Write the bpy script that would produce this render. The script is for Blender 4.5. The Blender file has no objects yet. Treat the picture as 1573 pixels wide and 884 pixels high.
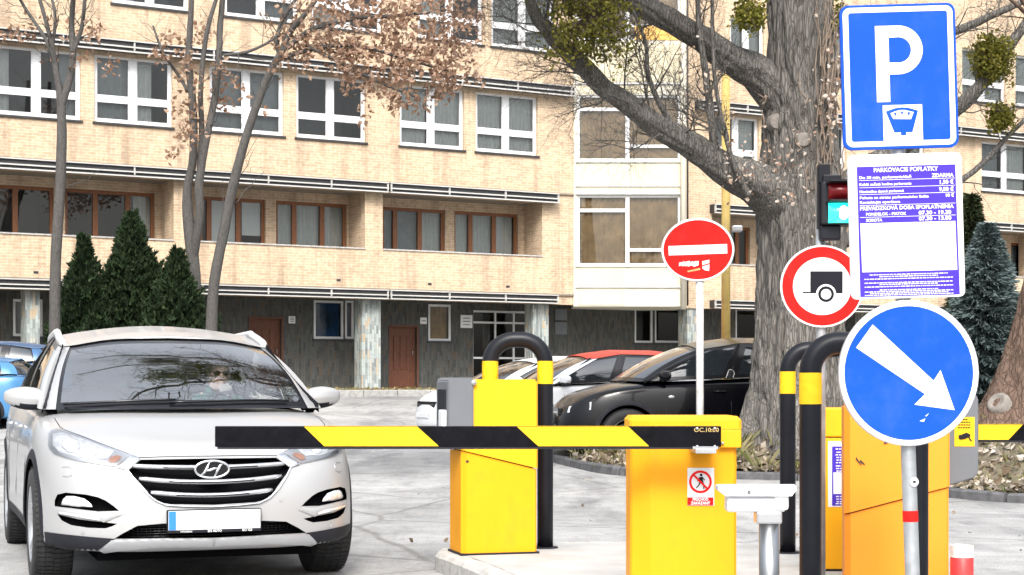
import bpy, bmesh, math, random
from mathutils import Vector, Matrix, noise
from mathutils.bvhtree import BVHTree
PI = math.pi; R = math.radians
SC = bpy.context.scene
COL = SC.collection
F = 2600.0; HC = 1.226; CX = 786.5; HY = 588.0      # focal length in photo pixels, eye height, optical centre column, horizon row

def at(px, py, Y):                                    # measured photo position at a known distance -> metres
    return Vector(((px-CX)/F*Y, Y, HC-(py-HY)/F*Y))
def gz(Y):                                            # ground height
    if Y < 16: return 0.0
    if Y < 24: return .1*(Y-16)/8
    if Y < 45: return .1+.75*(Y-24)/21
    return .85

# ------------------------------------------------------------------ scene tree helpers
def tag(o, label=None, cat=None, group=None, kind=None):
    if label: o['label'] = label
    if cat: o['category'] = cat
    if group: o['group'] = group
    if kind: o['kind'] = kind
    return o
def thing(name, label, cat, loc=(0,0,0), rz=0, group=None):
    o = bpy.data.objects.new(name, None); COL.objects.link(o)
    o.empty_display_size = .2
    o.location = loc; o.rotation_euler = (0,0,rz)
    return tag(o, label, cat, group)
def rootmat(o):
    m = Matrix.LocRotScale(o.location, o.rotation_euler, o.scale)
    return rootmat(o.parent) @ m if o.parent else m

class MB:
    def __init__(s): s.v=[]; s.f=[]; s.m=[]; s.sm=[]; s.M=Matrix.Identity(4)
    def add(s, vs, fs, mi=0, smooth=False):
        b=len(s.v)
        s.v += [s.M @ Vector(v) for v in vs]
        for f in fs:
            s.f.append([b+i for i in f]); s.m.append(mi); s.sm.append(smooth)
        return s
    def box(s, a, b, mi=0, bev=0):
        (x0,y0,z0),(x1,y1,z1)=a,b
        if bev<=0:
            return s.add([(x0,y0,z0),(x1,y0,z0),(x1,y1,z0),(x0,y1,z0),(x0,y0,z1),(x1,y0,z1),(x1,y1,z1),(x0,y1,z1)],
                  [(3,2,1,0),(4,5,6,7),(0,1,5,4),(1,2,6,5),(2,3,7,6),(3,0,4,7)],mi)
        bm=bmesh.new(); bmesh.ops.create_cube(bm,size=1)
        for v in bm.verts:
            v.co=Vector(((x0+x1)/2+v.co.x*(x1-x0),(y0+y1)/2+v.co.y*(y1-y0),(z0+z1)/2+v.co.z*(z1-z0)))
        bmesh.ops.bevel(bm,geom=bm.edges[:],offset=bev,segments=2,affect='EDGES',profile=.5)
        return s.bm(bm,mi)
    def bm(s,bm,mi=0,smooth=False):
        bm.verts.index_update()
        s.add([v.co.copy() for v in bm.verts],[[v.index for v in f.verts] for f in bm.faces],mi,smooth); bm.free(); return s
    def prism(s, poly, z0, z1, mi=0, mcap=None, bev=0):           # polygon in local xy, extruded z0..z1
        n=len(poly)
        bm=bmesh.new()
        a=[bm.verts.new((p[0],p[1],z0)) for p in poly]; b=[bm.verts.new((p[0],p[1],z1)) for p in poly]
        bm.faces.new(a[::-1]); top=bm.faces.new(b)
        for i in range(n): bm.faces.new((a[i],a[(i+1)%n],b[(i+1)%n],b[i]))
        bmesh.ops.recalc_face_normals(bm,faces=bm.faces[:])
        if bev: bmesh.ops.bevel(bm,geom=bm.edges[:],offset=bev,segments=2,affect='EDGES',profile=.5)
        return s.bm(bm,mi)
    def tube(s, pts, rad, n=8, mi=0, smooth=True, cap=True, sq=1.0):
        pts=[Vector(p) for p in pts]
        if not hasattr(rad,'__len__'): rad=[rad]*len(pts)
        t0=(pts[1]-pts[0]).normalized()
        up=Vector((0,0,1)) if abs(t0.z)<.9 else Vector((1,0,0))
        u=t0.cross(up).normalized(); rings=[]
        vs=[]
        for i,p in enumerate(pts):
            t=((pts[min(i+1,len(pts)-1)]-pts[max(i-1,0)])).normalized()
            u=(u-t*u.dot(t)).normalized(); w=t.cross(u)
            for k in range(n):
                a=2*PI*k/n
                vs.append(p+(u*math.cos(a)+w*math.sin(a)*sq)*rad[i])
        fs=[]
        for i in range(len(pts)-1):
            for k in range(n):
                fs.append((i*n+k,i*n+(k+1)%n,(i+1)*n+(k+1)%n,(i+1)*n+k))
        s.add(vs,fs,mi,smooth)
        if cap:
            b=len(s.v)-len(vs)
            s.f.append([b+k for k in range(n)][::-1]); s.m.append(mi); s.sm.append(False)
            s.f.append([b+(len(pts)-1)*n+k for k in range(n)]); s.m.append(mi); s.sm.append(False)
        return s
    def lathe(s, prof, n=24, mi=0, smooth=True, axis='z', c=(0,0,0)):
        vs=[];c=Vector(c)
        for r,h in prof:
            for k in range(n):
                a=2*PI*k/n; x,y=r*math.cos(a),r*math.sin(a)
                vs.append(c+(Vector((x,y,h)) if axis=='z' else Vector((x,h,y)) if axis=='y' else Vector((h,x,y))))
        fs=[(i*n+k,i*n+(k+1)%n,(i+1)*n+(k+1)%n,(i+1)*n+k) for i in range(len(prof)-1) for k in range(n)]
        return s.add(vs,fs,mi,smooth)
    def grid(s, fn, nu, nv, mi=0, smooth=True, flip=False):
        vs=[fn(i/nu,j/nv) for i in range(nu+1) for j in range(nv+1)]
        w=nv+1
        fs=[(i*w+j,(i+1)*w+j,(i+1)*w+j+1,i*w+j+1) for i in range(nu) for j in range(nv)]
        if flip: fs=[f[::-1] for f in fs]
        return s.add(vs,fs,mi,smooth)
    def ell(s, c, r, mi=0, n=16, rot=None, jit=0, seed=0):
        rt=Matrix.Rotation(0,3,'Z') if rot is None else rot
        vs=[];c=Vector(c);fs=[]
        m=n//2
        for i in range(m+1):
            th=PI*i/m
            for k in range(n):
                a=2*PI*k/n
                d=Vector((math.sin(th)*math.cos(a),math.sin(th)*math.sin(a),math.cos(th)))
                q=Vector((d.x*r[0],d.y*r[1],d.z*r[2]))
                if jit: q*=1+jit*noise.noise(d*2.3+Vector((seed,0,0)))
                vs.append(c+rt@q)
        fs=[(i*n+k,(i+1)*n+k,(i+1)*n+(k+1)%n,i*n+(k+1)%n) for i in range(m) for k in range(n)]
        return s.add(vs,fs,mi,True)
    def text(s, txt, size, M, mi=0, bold=0.0, align='CENTER', width=None, depth=0):
        vs,fs=text_geo(txt,bold,align,width,size)
        b=len(s.v)
        s.v += [s.M @ (M @ Vector(v)) for v in vs]
        for f in fs: s.f.append([b+i for i in f]); s.m.append(mi); s.sm.append(False)
        return s
    def build(s, name, mats, parent=None, local=False, weld=False):
        if not isinstance(mats,(list,tuple)): mats=[mats]
        me=bpy.data.meshes.new(name)
        vs=s.v
        if parent and not local:
            inv=rootmat(parent).inverted(); vs=[inv@v for v in vs]
        me.from_pydata([tuple(v) for v in vs],[],s.f)
        for m in mats: me.materials.append(m)
        me.polygons.foreach_set('material_index',s.m)
        me.polygons.foreach_set('use_smooth',s.sm)
        me.update()
        if weld:
            bm=bmesh.new(); bm.from_mesh(me)
            bmesh.ops.remove_doubles(bm,verts=bm.verts[:],dist=weld)
            bmesh.ops.recalc_face_normals(bm,faces=bm.faces[:])
            bm.to_mesh(me); bm.free()
        o=bpy.data.objects.new(name,me); COL.objects.link(o)
        if parent: o.parent=parent
        return o
_tc={}
def text_geo(txt,bold,align,width,size):
    key=(txt,bold,align,width,size)
    if key in _tc: return _tc[key]
    cu=bpy.data.curves.new('t','FONT'); cu.body=txt; cu.size=size; cu.offset=bold*size; cu.align_x=align; cu.align_y='CENTER'
    cu.resolution_u=3; cu.fill_mode='FRONT' if hasattr(cu,'fill_mode') else None
    ob=bpy.data.objects.new('t',cu); COL.objects.link(ob)
    dg=bpy.context.evaluated_depsgraph_get()
    me=bpy.data.meshes.new_from_object(ob.evaluated_get(dg))
    vs=[v.co.copy() for v in me.vertices]; fs=[list(p.vertices) for p in me.polygons]
    bpy.data.objects.remove(ob); bpy.data.curves.remove(cu); bpy.data.meshes.remove(me)
    if width and vs:
        x0=min(v.x for v in vs); x1=max(v.x for v in vs)
        k=width/(x1-x0); 
        for v in vs: v.x*=k
    _tc[key]=(vs,fs); return vs,fs
def modded(o, mods):
    """apply modifiers given as (type, dict) through the depsgraph, return the object"""
    for t,d in mods:
        m=o.modifiers.new(t,t)
        for k,v in d.items(): setattr(m,k,v)
    bpy.context.view_layer.update()
    dg=bpy.context.evaluated_depsgraph_get()
    me=bpy.data.meshes.new_from_object(o.evaluated_get(dg),preserve_all_data_layers=True,depsgraph=dg)
    o.modifiers.clear(); old=o.data; o.data=me; bpy.data.meshes.remove(old)
    return o
def copy_tree(o, parent=None):
    c=o.copy(); COL.objects.link(c)
    if parent: c.parent=parent
    for ch in [x for x in bpy.data.objects if x.parent==o]:
        if ch is not c: copy_tree(ch,c)
    return c
def rrect(x0,y0,x1,y1,r,n=5):
    o=[]
    for cx,cy,a0 in ((x1-r,y1-r,0),(x0+r,y1-r,90),(x0+r,y0+r,180),(x1-r,y0+r,270)):
        for k in range(n+1):
            a=R(a0+90*k/n); o.append((cx+r*math.cos(a),cy+r*math.sin(a)))
    return o
def circ(rx,ry,n=48,cx=0,cy=0): return [(cx+rx*math.cos(2*PI*k/n),cy+ry*math.sin(2*PI*k/n)) for k in range(n)]

# ------------------------------------------------------------------ materials
def newmat(name):
    m=bpy.data.materials.new(name); m.use_nodes=True
    nt=m.node_tree; b=nt.nodes['Principled BSDF']
    return m,nt,b
def ramp(nt,src,stops):
    r=nt.nodes.new('ShaderNodeValToRGB'); e=r.color_ramp.elements
    e[0].position,e[0].color=stops[0][0],(*stops[0][1],1)
    e[1].position,e[1].color=stops[-1][0],(*stops[-1][1],1)
    for p,c in stops[1:-1]:
        x=e.new(p); x.color=(*c,1)
    nt.links.new(src,r.inputs[0]); return r.outputs[0]
def coords(nt,scale=(1,1,1),kind='Object'):
    tc=nt.nodes.new('ShaderNodeTexCoord'); mp=nt.nodes.new('ShaderNodeMapping'); mp.inputs['Scale'].default_value=scale
    nt.links.new(tc.outputs[kind],mp.inputs[0]); return mp.outputs[0]
def noi(nt,vec,scale,detail=5,rough=.55,dist=0):
    n=nt.nodes.new('ShaderNodeTexNoise'); n.inputs['Scale'].default_value=scale; n.inputs['Detail'].default_value=detail
    n.inputs['Roughness'].default_value=rough; n.inputs['Distortion'].default_value=dist
    nt.links.new(vec,n.inputs['Vector']); return n.outputs[0]
def bump(nt,b,h,strength=.3,dist=.01,after=None):
    bp=nt.nodes.new('ShaderNodeBump'); bp.inputs['Strength'].default_value=strength; bp.inputs['Distance'].default_value=dist
    nt.links.new(h,bp.inputs['Height']); nt.links.new(bp.outputs[0],b.inputs['Normal']); return bp
def mixc(nt,fac,a,b,mode='MIX'):
    m=nt.nodes.new('ShaderNodeMix'); m.data_type='RGBA'; m.blend_type=mode
    for s,v in ((m.inputs[0],fac),(m.inputs[6],a),(m.inputs[7],b)):
        if hasattr(v,'links'): nt.links.new(v,s)
        elif isinstance(v,(int,float)): s.default_value=v
        else: s.default_value=(*v,1)
    return m.outputs[2]
def pbr(name,c,rough=.5,metal=0,var=.12,scale=6,bmp=0,bscale=40,coat=0,spec=.5,stretch=(1,1,1),dirt=0,dirtc=(.12,.09,.06),emis=0):
    m,nt,b=newmat(name)
    b.inputs['Roughness'].default_value=rough; b.inputs['Metallic'].default_value=metal
    b.inputs['Specular IOR Level'].default_value=spec
    if coat: b.inputs['Coat Weight'].default_value=coat; b.inputs['Coat Roughness'].default_value=.04
    v=coords(nt,stretch)
    col=None
    if var:
        n=noi(nt,v,scale)
        lo=tuple(max(0,x*(1-var)) for x in c); hi=tuple(min(1,x*(1+var)) for x in c)
        col=ramp(nt,n,[(.3,lo),(.7,hi)])
    if dirt:
        d=noi(nt,v,scale*1.7,8,.7)
        f=ramp(nt,d,[(.5,(0,0,0)),(.72,(dirt,)*3)])
        bw=nt.nodes.new('ShaderNodeRGBToBW'); nt.links.new(f,bw.inputs[0])
        col=mixc(nt,bw.outputs[0],col if col else c,dirtc)
    if col: nt.links.new(col,b.inputs['Base Color'])
    else: b.inputs['Base Color'].default_value=(*c,1)
    if bmp: bump(nt,b,noi(nt,v,bscale,6),bmp)
    if emis:
        b.inputs['Emission Strength'].default_value=emis; b.inputs['Emission Color'].default_value=(*c,1)
    return m
def glass(name,tint=(.8,.9,.9),refl=.12,rough=.0,trans=.9):
    m,nt,b=newmat(name); nt.nodes.remove(b)
    o=nt.nodes['Material Output']
    t=nt.nodes.new('ShaderNodeBsdfTransparent'); t.inputs[0].default_value=(*[x*trans for x in tint],1)
    g=nt.nodes.new('ShaderNodeBsdfGlossy'); g.inputs['Roughness'].default_value=rough
    fr=nt.nodes.new('ShaderNodeFresnel'); fr.inputs[0].default_value=1.5
    ma=nt.nodes.new('ShaderNodeMath'); ma.operation='ADD'; ma.inputs[1].default_value=refl; ma.use_clamp=True
    nt.links.new(fr.outputs[0],ma.inputs[0])
    mx=nt.nodes.new('ShaderNodeMixShader')
    nt.links.new(ma.outputs[0],mx.inputs[0]); nt.links.new(t.outputs[0],mx.inputs[1]); nt.links.new(g.outputs[0],mx.inputs[2])
    nt.links.new(mx.outputs[0],o.inputs[0]); return m
def brickmat(name,c1,c2,mortar):
    m,nt,b=newmat(name)
    tc=nt.nodes.new('ShaderNodeTexCoord'); sp=nt.nodes.new('ShaderNodeSeparateXYZ'); nt.links.new(tc.outputs['Object'],sp.inputs[0])
    add=nt.nodes.new('ShaderNodeMath'); add.operation='ADD'; nt.links.new(sp.outputs[0],add.inputs[0]); nt.links.new(sp.outputs[1],add.inputs[1])
    cb=nt.nodes.new('ShaderNodeCombineXYZ'); nt.links.new(add.outputs[0],cb.inputs[0]); nt.links.new(sp.outputs[2],cb.inputs[1])
    br=nt.nodes.new('ShaderNodeTexBrick'); nt.links.new(cb.outputs[0],br.inputs['Vector'])
    br.inputs['Scale'].default_value=1; br.inputs['Brick Width'].default_value=.26; br.inputs['Row Height'].default_value=.078
    br.inputs['Mortar Size'].default_value=.007; br.inputs['Mortar Smooth'].default_value=.3; br.inputs['Bias'].default_value=-.1
    br.inputs['Color1'].default_value=(*c1,1); br.inputs['Color2'].default_value=(*c2,1); br.inputs['Mortar'].default_value=(*mortar,1)
    n=noi(nt,cb.outputs[0],.7,6,.6); n2=noi(nt,cb.outputs[0],9,3)
    s=ramp(nt,n,[(.3,(.82,.82,.84)),(.7,(1.0,1.0,1.0))])
    c=mixc(nt,1.0,br.outputs[0],s,'MULTIPLY')
    s2=ramp(nt,n2,[(.3,(.80,.78,.76)),(.7,(1.05,1.05,1.05))])
    c=mixc(nt,1.0,c,s2,'MULTIPLY')
    mp=nt.nodes.new('ShaderNodeMapping'); mp.inputs['Scale'].default_value=(2.2,.16,1); nt.links.new(cb.outputs[0],mp.inputs[0])
    n3=noi(nt,mp.outputs[0],1.0,7,.65); s3=ramp(nt,n3,[(.36,(.74,.73,.73)),(.5,(1,1,1))]); c=mixc(nt,1.0,c,s3,'MULTIPLY')
    nt.links.new(c,b.inputs['Base Color']); b.inputs['Roughness'].default_value=.85
    bump(nt,b,br.outputs[1],-.4,.01)
    return m
def slatemat(name,tint=(1,1,1)):
    m,nt,b=newmat(name)
    tc=nt.nodes.new('ShaderNodeTexCoord'); sp=nt.nodes.new('ShaderNodeSeparateXYZ'); nt.links.new(tc.outputs['Object'],sp.inputs[0])
    add=nt.nodes.new('ShaderNodeMath'); add.operation='ADD'; nt.links.new(sp.outputs[0],add.inputs[0]); nt.links.new(sp.outputs[1],add.inputs[1])
    cb=nt.nodes.new('ShaderNodeCombineXYZ'); nt.links.new(sp.outputs[2],cb.inputs[0]); nt.links.new(add.outputs[0],cb.inputs[1])
    br=nt.nodes.new('ShaderNodeTexBrick'); nt.links.new(cb.outputs[0],br.inputs['Vector'])
    br.inputs['Scale'].default_value=1; br.inputs['Brick Width'].default_value=.24; br.inputs['Row Height'].default_value=.07
    br.inputs['Mortar Size'].default_value=.006; br.inputs['Color1'].default_value=(0,0,0,1); br.inputs['Color2'].default_value=(1,1,1,1)
    br.inputs['Mortar'].default_value=(.2,.2,.2,1); br.offset_frequency=3
    n=noi(nt,cb.outputs[0],3.5,6,.7)
    add2=mixc(nt,.45,br.outputs[0],n)
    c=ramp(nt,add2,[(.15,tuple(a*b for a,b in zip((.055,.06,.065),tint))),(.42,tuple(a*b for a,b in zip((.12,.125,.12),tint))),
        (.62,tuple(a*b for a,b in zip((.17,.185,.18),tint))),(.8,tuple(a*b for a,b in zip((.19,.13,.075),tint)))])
    nt.links.new(c,b.inputs['Base Color']); b.inputs['Roughness'].default_value=.6
    bump(nt,b,add2,.3,.01); return m
def leafmat(name,cols,rough=.6,transl=.25):
    m,nt,b=newmat(name)
    g=nt.nodes.new('ShaderNodeNewGeometry')
    c=ramp(nt,g.outputs['Random Per Island'],[(i/(len(cols)-1),c) for i,c in enumerate(cols)])
    n=noi(nt,coords(nt),2.0,3)
    s=ramp(nt,n,[(.35,(.7,.7,.7)),(.65,(1.1,1.1,1.1))])
    c=mixc(nt,1.0,c,s,'MULTIPLY')
    nt.links.new(c,b.inputs['Base Color']); b.inputs['Roughness'].default_value=rough; b.inputs['Specular IOR Level'].default_value=.3
    if transl:
        t=nt.nodes.new('ShaderNodeBsdfTranslucent'); nt.links.new(c,t.inputs[0])
        mx=nt.nodes.new('ShaderNodeMixShader'); mx.inputs[0].default_value=transl
        nt.links.new(b.outputs[0],mx.inputs[1]); nt.links.new(t.outputs[0],mx.inputs[2]); nt.links.new(mx.outputs[0],nt.nodes['Material Output'].inputs[0])
    return m
def barkmat(name,dark,light,sc=1,bs=.8):
    m,nt,b=newmat(name)
    v=coords(nt,(12*sc,12*sc,1.7*sc))
    n=noi(nt,v,1.0,10,.7,.3)
    vo=nt.nodes.new('ShaderNodeTexVoronoi'); vo.feature='DISTANCE_TO_EDGE'; vo.inputs['Scale'].default_value=1.9
    nn_=nt.nodes.new('ShaderNodeTexNoise'); nn_.inputs['Scale'].default_value=.9; nn_.inputs['Detail'].default_value=5; nt.links.new(v,nn_.inputs['Vector']); dv=mixc(nt,1.3,v,nn_.outputs[1],'ADD'); nt.links.new(dv,vo.inputs['Vector'])
    h=ramp(nt,vo.outputs[0],[(0,(0,0,0)),(.16,(1,1,1))])
    hh=mixc(nt,.72,h,n)
    c=ramp(nt,hh,[(.12,dark),(.5,tuple((a+b)/2 for a,b in zip(dark,light))),(.85,light)])
    nt.links.new(c,b.inputs['Base Color']); b.inputs['Roughness'].default_value=.9; b.inputs['Specular IOR Level'].default_value=.2
    bump(nt,b,hh,bs,.04); return m
def ground_mat():
    m,nt,b=newmat('worn_paving')
    v=coords(nt)
    n1=noi(nt,v,.35,6,.6); n2=noi(nt,v,3.0,8,.7); n3=noi(nt,v,60,3)
    c=ramp(nt,n1,[(.3,(.26,.26,.258)),(.5,(.345,.345,.34)),(.7,(.43,.428,.42))])
    s=ramp(nt,n2,[(.3,(.74,.74,.74)),(.6,(1.05,1.05,1.05))]); c=mixc(nt,1.0,c,s,'MULTIPLY')
    s=ramp(nt,n3,[(.3,(.68,.68,.68)),(.7,(1.15,1.15,1.15))]); c=mixc(nt,1.0,c,s,'MULTIPLY')
    # slab joints and cracks
    vo=nt.nodes.new('ShaderNodeTexVoronoi'); vo.feature='DISTANCE_TO_EDGE'; vo.inputs['Scale'].default_value=.27
    dist=mixc(nt,.06,v,nt.nodes.new('ShaderNodeTexNoise').outputs[1]); 
    nz=nt.nodes.new('ShaderNodeTexNoise'); nz.inputs['Scale'].default_value=1.4; nz.inputs['Detail'].default_value=8; nt.links.new(v,nz.inputs['Vector'])
    dist=mixc(nt,.12,v,nz.outputs[1],'ADD'); nt.links.new(dist,vo.inputs['Vector'])
    k=ramp(nt,vo.outputs[0],[(0,(.62,.61,.59)),(.004,(.72,.71,.69)),(.008,(1,1,1))])
    c=mixc(nt,1.0,c,k,'MULTIPLY')
    n5=noi(nt,coords(nt,(1.6,.35,1)),1.1,7,.65); s=ramp(nt,n5,[(.36,(.70,.70,.71)),(.5,(1,1,1))]); c=mixc(nt,1.0,c,s,'MULTIPLY')
    n6=noi(nt,v,9,4,.6); s=ramp(nt,n6,[(.30,(.72,.71,.70)),(.42,(1,1,1))]); c=mixc(nt,1.0,c,s,'MULTIPLY')
    # dark repair patches
    n4=noi(nt,v,.8,3,.5,.5); p=ramp(nt,n4,[(.60,(1,1,1)),(.64,(.84,.84,.85))]); c=mixc(nt,1.0,c,p,'MULTIPLY')
    nt.links.new(c,b.inputs['Base Color']); b.inputs['Roughness'].default_value=.85
    bump(nt,b,mixc(nt,.5,n3,k),.35,.01); return m

M={}
M['brick']=brickmat('yellow_brick',(.65,.49,.325),(.53,.385,.245),(.70,.61,.49))
M['brick_in']=M['brick']
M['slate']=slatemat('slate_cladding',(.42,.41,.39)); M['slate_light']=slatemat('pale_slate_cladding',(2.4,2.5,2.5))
M['white']=pbr('white_frame_paint',(.66,.67,.68),.45,var=.05)
M['wood']=pbr('brown_wood',(.23,.09,.035),.45,var=.3,scale=8,stretch=(6,6,1),bmp=.1)
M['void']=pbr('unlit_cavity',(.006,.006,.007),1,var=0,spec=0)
M['door_wood']=pbr('door_wood',(.11,.035,.015),.6,var=.35,scale=6,stretch=(8,8,1),bmp=.2)
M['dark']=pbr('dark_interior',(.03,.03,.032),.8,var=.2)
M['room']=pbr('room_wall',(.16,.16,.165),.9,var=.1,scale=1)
M['roombrown']=pbr('room_wall_brown',(.16,.09,.05),.9,var=.3,scale=1)
M['curtain']=pbr('curtain_cloth',(.62,.62,.60),.9,var=.06)
M['curtaingrey']=pbr('grey_curtain_cloth',(.30,.31,.32),.9,var=.1)
M['blind']=pbr('ochre_blind_cloth',(.46,.29,.15),.9,var=.25,scale=3)
M['paper']=pbr('white_paper_sheet',(.85,.85,.84),.7,var=.03)
M['blueglass']=pbr('blue_film',(.03,.10,.25),.15,var=.8,scale=1.2,coat=.5)
M['glass']=glass('window_glass',(.9,.95,.95),.05)
M['cglass']=glass('car_glass',(.95,1.0,1.0),.38,trans=1.0)
M['dglass']=pbr('dark_car_glass',(.015,.02,.025),.03,var=0,spec=.9,coat=1)
M['cream']=pbr('cream_panel',(.60,.54,.38),.6,var=.06,scale=1.2,dirt=.25,dirtc=(.45,.40,.30))
M['orange_panel']=pbr('ochre_panel',(.72,.42,.10),.6,var=.08)
M['plaster']=pbr('white_plaster',(.60,.565,.47),.8,var=.06,dirt=.3,dirtc=(.45,.42,.38))
M['awn_w']=pbr('pale_metal_slat',(.50,.49,.47),.5,var=.12,scale=3,stretch=(.3,1,1))
M['awn_d']=pbr('dark_metal_slat',(.03,.03,.032),.6,var=.3)
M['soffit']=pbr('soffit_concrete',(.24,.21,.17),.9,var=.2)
M['yellow']=pbr('yellow_enamel',(.84,.355,.010),.5,var=.05,scale=3,dirt=.30,dirtc=(.50,.22,.03),spec=.2,stretch=(1,1,.5))
M['yellow2']=pbr('light_yellow_enamel',(.84,.405,.012),.5,var=.04,scale=3,dirt=.18,dirtc=(.55,.28,.03),spec=.25)
M['orange']=pbr('orange_cabinet_tone',(.80,.27,.010),.5,var=.05,scale=2,dirt=.15,dirtc=(.4,.16,.02),stretch=(1,1,.4))  # deeper orange than the yellow cabinets, used on one cabinet alone
M['tapey']=pbr('yellow_reflective_tape',(.80,.48,.015),.5,var=.1,scale=20,spec=.2,dirt=.1,dirtc=(.3,.2,.03))
M['black']=pbr('black_paint',(.004,.004,.006),.5,var=.4,scale=14,dirt=.10,dirtc=(.04,.04,.04),spec=.08)
M['tube']=pbr('black_tube_paint',(.008,.009,.013),.38,var=.3,scale=6,spec=.22)
M['greybox']=pbr('grey_plastic',(.13,.14,.155),.5,var=.08,scale=4)
M['zinc']=pbr('galvanised_steel',(.42,.44,.46),.42,metal=.6,var=.2,scale=14,bmp=.05)
M['steel']=pbr('stainless_steel',(.34,.35,.36),.3,metal=1,var=.06,stretch=(1,1,.1))
M['signblue']=pbr('sign_blue',(.007,.072,.56),.5,var=.05,scale=3,spec=.10,dirt=.10,dirtc=(.2,.25,.4))
M['signred']=pbr('sign_red',(.72,.012,.010),.5,var=.06,scale=4,spec=.10,dirt=.10,dirtc=(.5,.1,.08))
M['signwhite']=pbr('sign_white',(.74,.75,.76),.4,var=.03,spec=.3,scale=5,dirt=.12,dirtc=(.5,.48,.44))
M['signback']=pbr('sign_rim_grey',(.48,.49,.5),.4,metal=.5,var=.1)
M['signblack']=pbr('sign_black',(.010,.010,.016),.6,var=.1,spec=.15)
M['purple']=pbr('print_violet',(.060,.033,.42),.5,var=.03,spec=.12)
M['grey_print']=pbr('faded_grey_print',(.36,.37,.40),.5,var=.03)
M['cyan_print']=pbr('faded_cyan_print',(.42,.72,.78),.5,var=.1)
M['gold_print']=pbr('worn_gold_print',(.45,.32,.12),.5,var=.2)
M['curb']=pbr('kerb_stone',(.42,.41,.39),.9,var=.2,scale=9,bmp=.5,dirt=.5,dirtc=(.15,.14,.12))
M['curbdark']=pbr('dark_kerb_stone',(.10,.10,.105),.9,var=.35,scale=9,bmp=.8)
M['island']=pbr('island_concrete',(.38,.375,.36),.9,var=.16,scale=2.5,bmp=.25,dirt=.45,dirtc=(.26,.25,.22))
M['soil']=pbr('leaf_mould_soil',(.13,.11,.075),.95,var=.5,scale=12,bmp=.8,dirt=.5,dirtc=(.10,.12,.04))
M['bark']=barkmat('furrowed_bark',(.030,.027,.024),(.26,.245,.225),1.25,1.0)
M['bark2']=barkmat('smooth_grey_bark',(.03,.028,.026),(.125,.118,.11),2.2,.3)
M['twig']=pbr('twig_bark',(.22,.17,.13),.85,var=.3)
M['palewood']=pbr('sawn_branch_wood',(.20,.18,.16),.8,var=.2,scale=20)
M['rim']=pbr('alloy_rim',(.55,.56,.58),.3,metal=.85,var=.05)
M['rubber']=pbr('tyre_rubber',(.022,.022,.023),.75,var=.25,scale=20,bmp=.3)
M['plastic']=pbr('black_plastic_trim',(.016,.017,.022),.6,spec=.2,var=.15)
M['gloss']=pbr('gloss_black_trim',(.006,.006,.008),.2,var=0)
M['chrome']=pbr('chrome',(.78,.79,.80),.12,metal=1,var=0)
M['satin']=pbr('satin_silver',(.50,.51,.53),.3,metal=.7,var=.03)
M['lampglass']=glass('lamp_cover_glass',(.95,.97,1),.10)
M['lampin']=pbr('lamp_reflector',(.85,.86,.88),.25,metal=.5,var=.25,scale=25)
M['amber']=pbr('amber_lens',(.38,.15,.07),.3,var=.2)
def paint(name,c,metal=.0,rough=.35,flake=.04):
    m=pbr(name,c,rough,metal=metal,var=flake,scale=2,coat=.45); return m
M['champagne']=paint('champagne_paint',(.385,.388,.392),.28,.38)
# ================================================================== BUILDING
P0=Vector((-3.8,49.0,0.0)); FA=R(30)
bld=thing('office_building','long yellow brick office building with striped awning bands and a slate clad ground floor','building',P0,FA)
BM=rootmat(bld); BI=BM.inverted()
def fac(px,py,off=0.0):
    o=BI@Vector((0,0,HC)); d=BI.to_3x3()@Vector(((px-CX)/F,1,-(py-HY)/F))
    k=(off-o.y)/d.y; p=o+d*k; return p.x,p.z
def ft(px,off=0.0): return fac(px,HY,off)[0]
def fz(px,py,off=0.0): return fac(px,py,off)[1]
def wall(mb,t0,t1,z0,z1,holes,y=0.0,depth=.3,mi=0,mr=0):
    xs=sorted({t0,t1,*[h[0] for h in holes],*[h[1] for h in holes]}); zs=sorted({z0,z1,*[h[2] for h in holes],*[h[3] for h in holes]})
    xs=[x for x in xs if t0<=x<=t1]; zs=[z for z in zs if z0<=z<=z1]
    for a,b in zip(xs,xs[1:]):
        for c,d in zip(zs,zs[1:]):
            mx,mz=(a+b)/2,(c+d)/2
            if any(h[0]<mx<h[1] and h[2]<mz<h[3] for h in holes): continue
            mb.add([(a,y,c),(b,y,c),(b,y,d),(a,y,d)],[(0,1,2,3)],mi)
    for a,b,c,d in holes:
        mb.add([(a,y,c),(b,y,c),(b,y,d),(a,y,d),(a,y+depth,c),(b,y+depth,c),(b,y+depth,d),(a,y+depth,d)],
               [(0,4,5,1),(1,5,6,2),(2,6,7,3),(3,7,4,0)],mr)
def lb(name,mats,mb,parent=None): return mb.build(name,mats,parent or bld,local=True)
rnd=random.Random(5)
def wavy(mb,a,b,z0,z1,y,mi=0,per=.12,amp=.02):
    n=max(6,int((b-a)/per*4))
    mb.grid(lambda u,v:(a+(b-a)*u, y+amp*math.sin(u*(b-a)/per*2*PI)+.008*math.sin(u*37), z0+(z1-z0)*v),n,1,mi)
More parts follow.
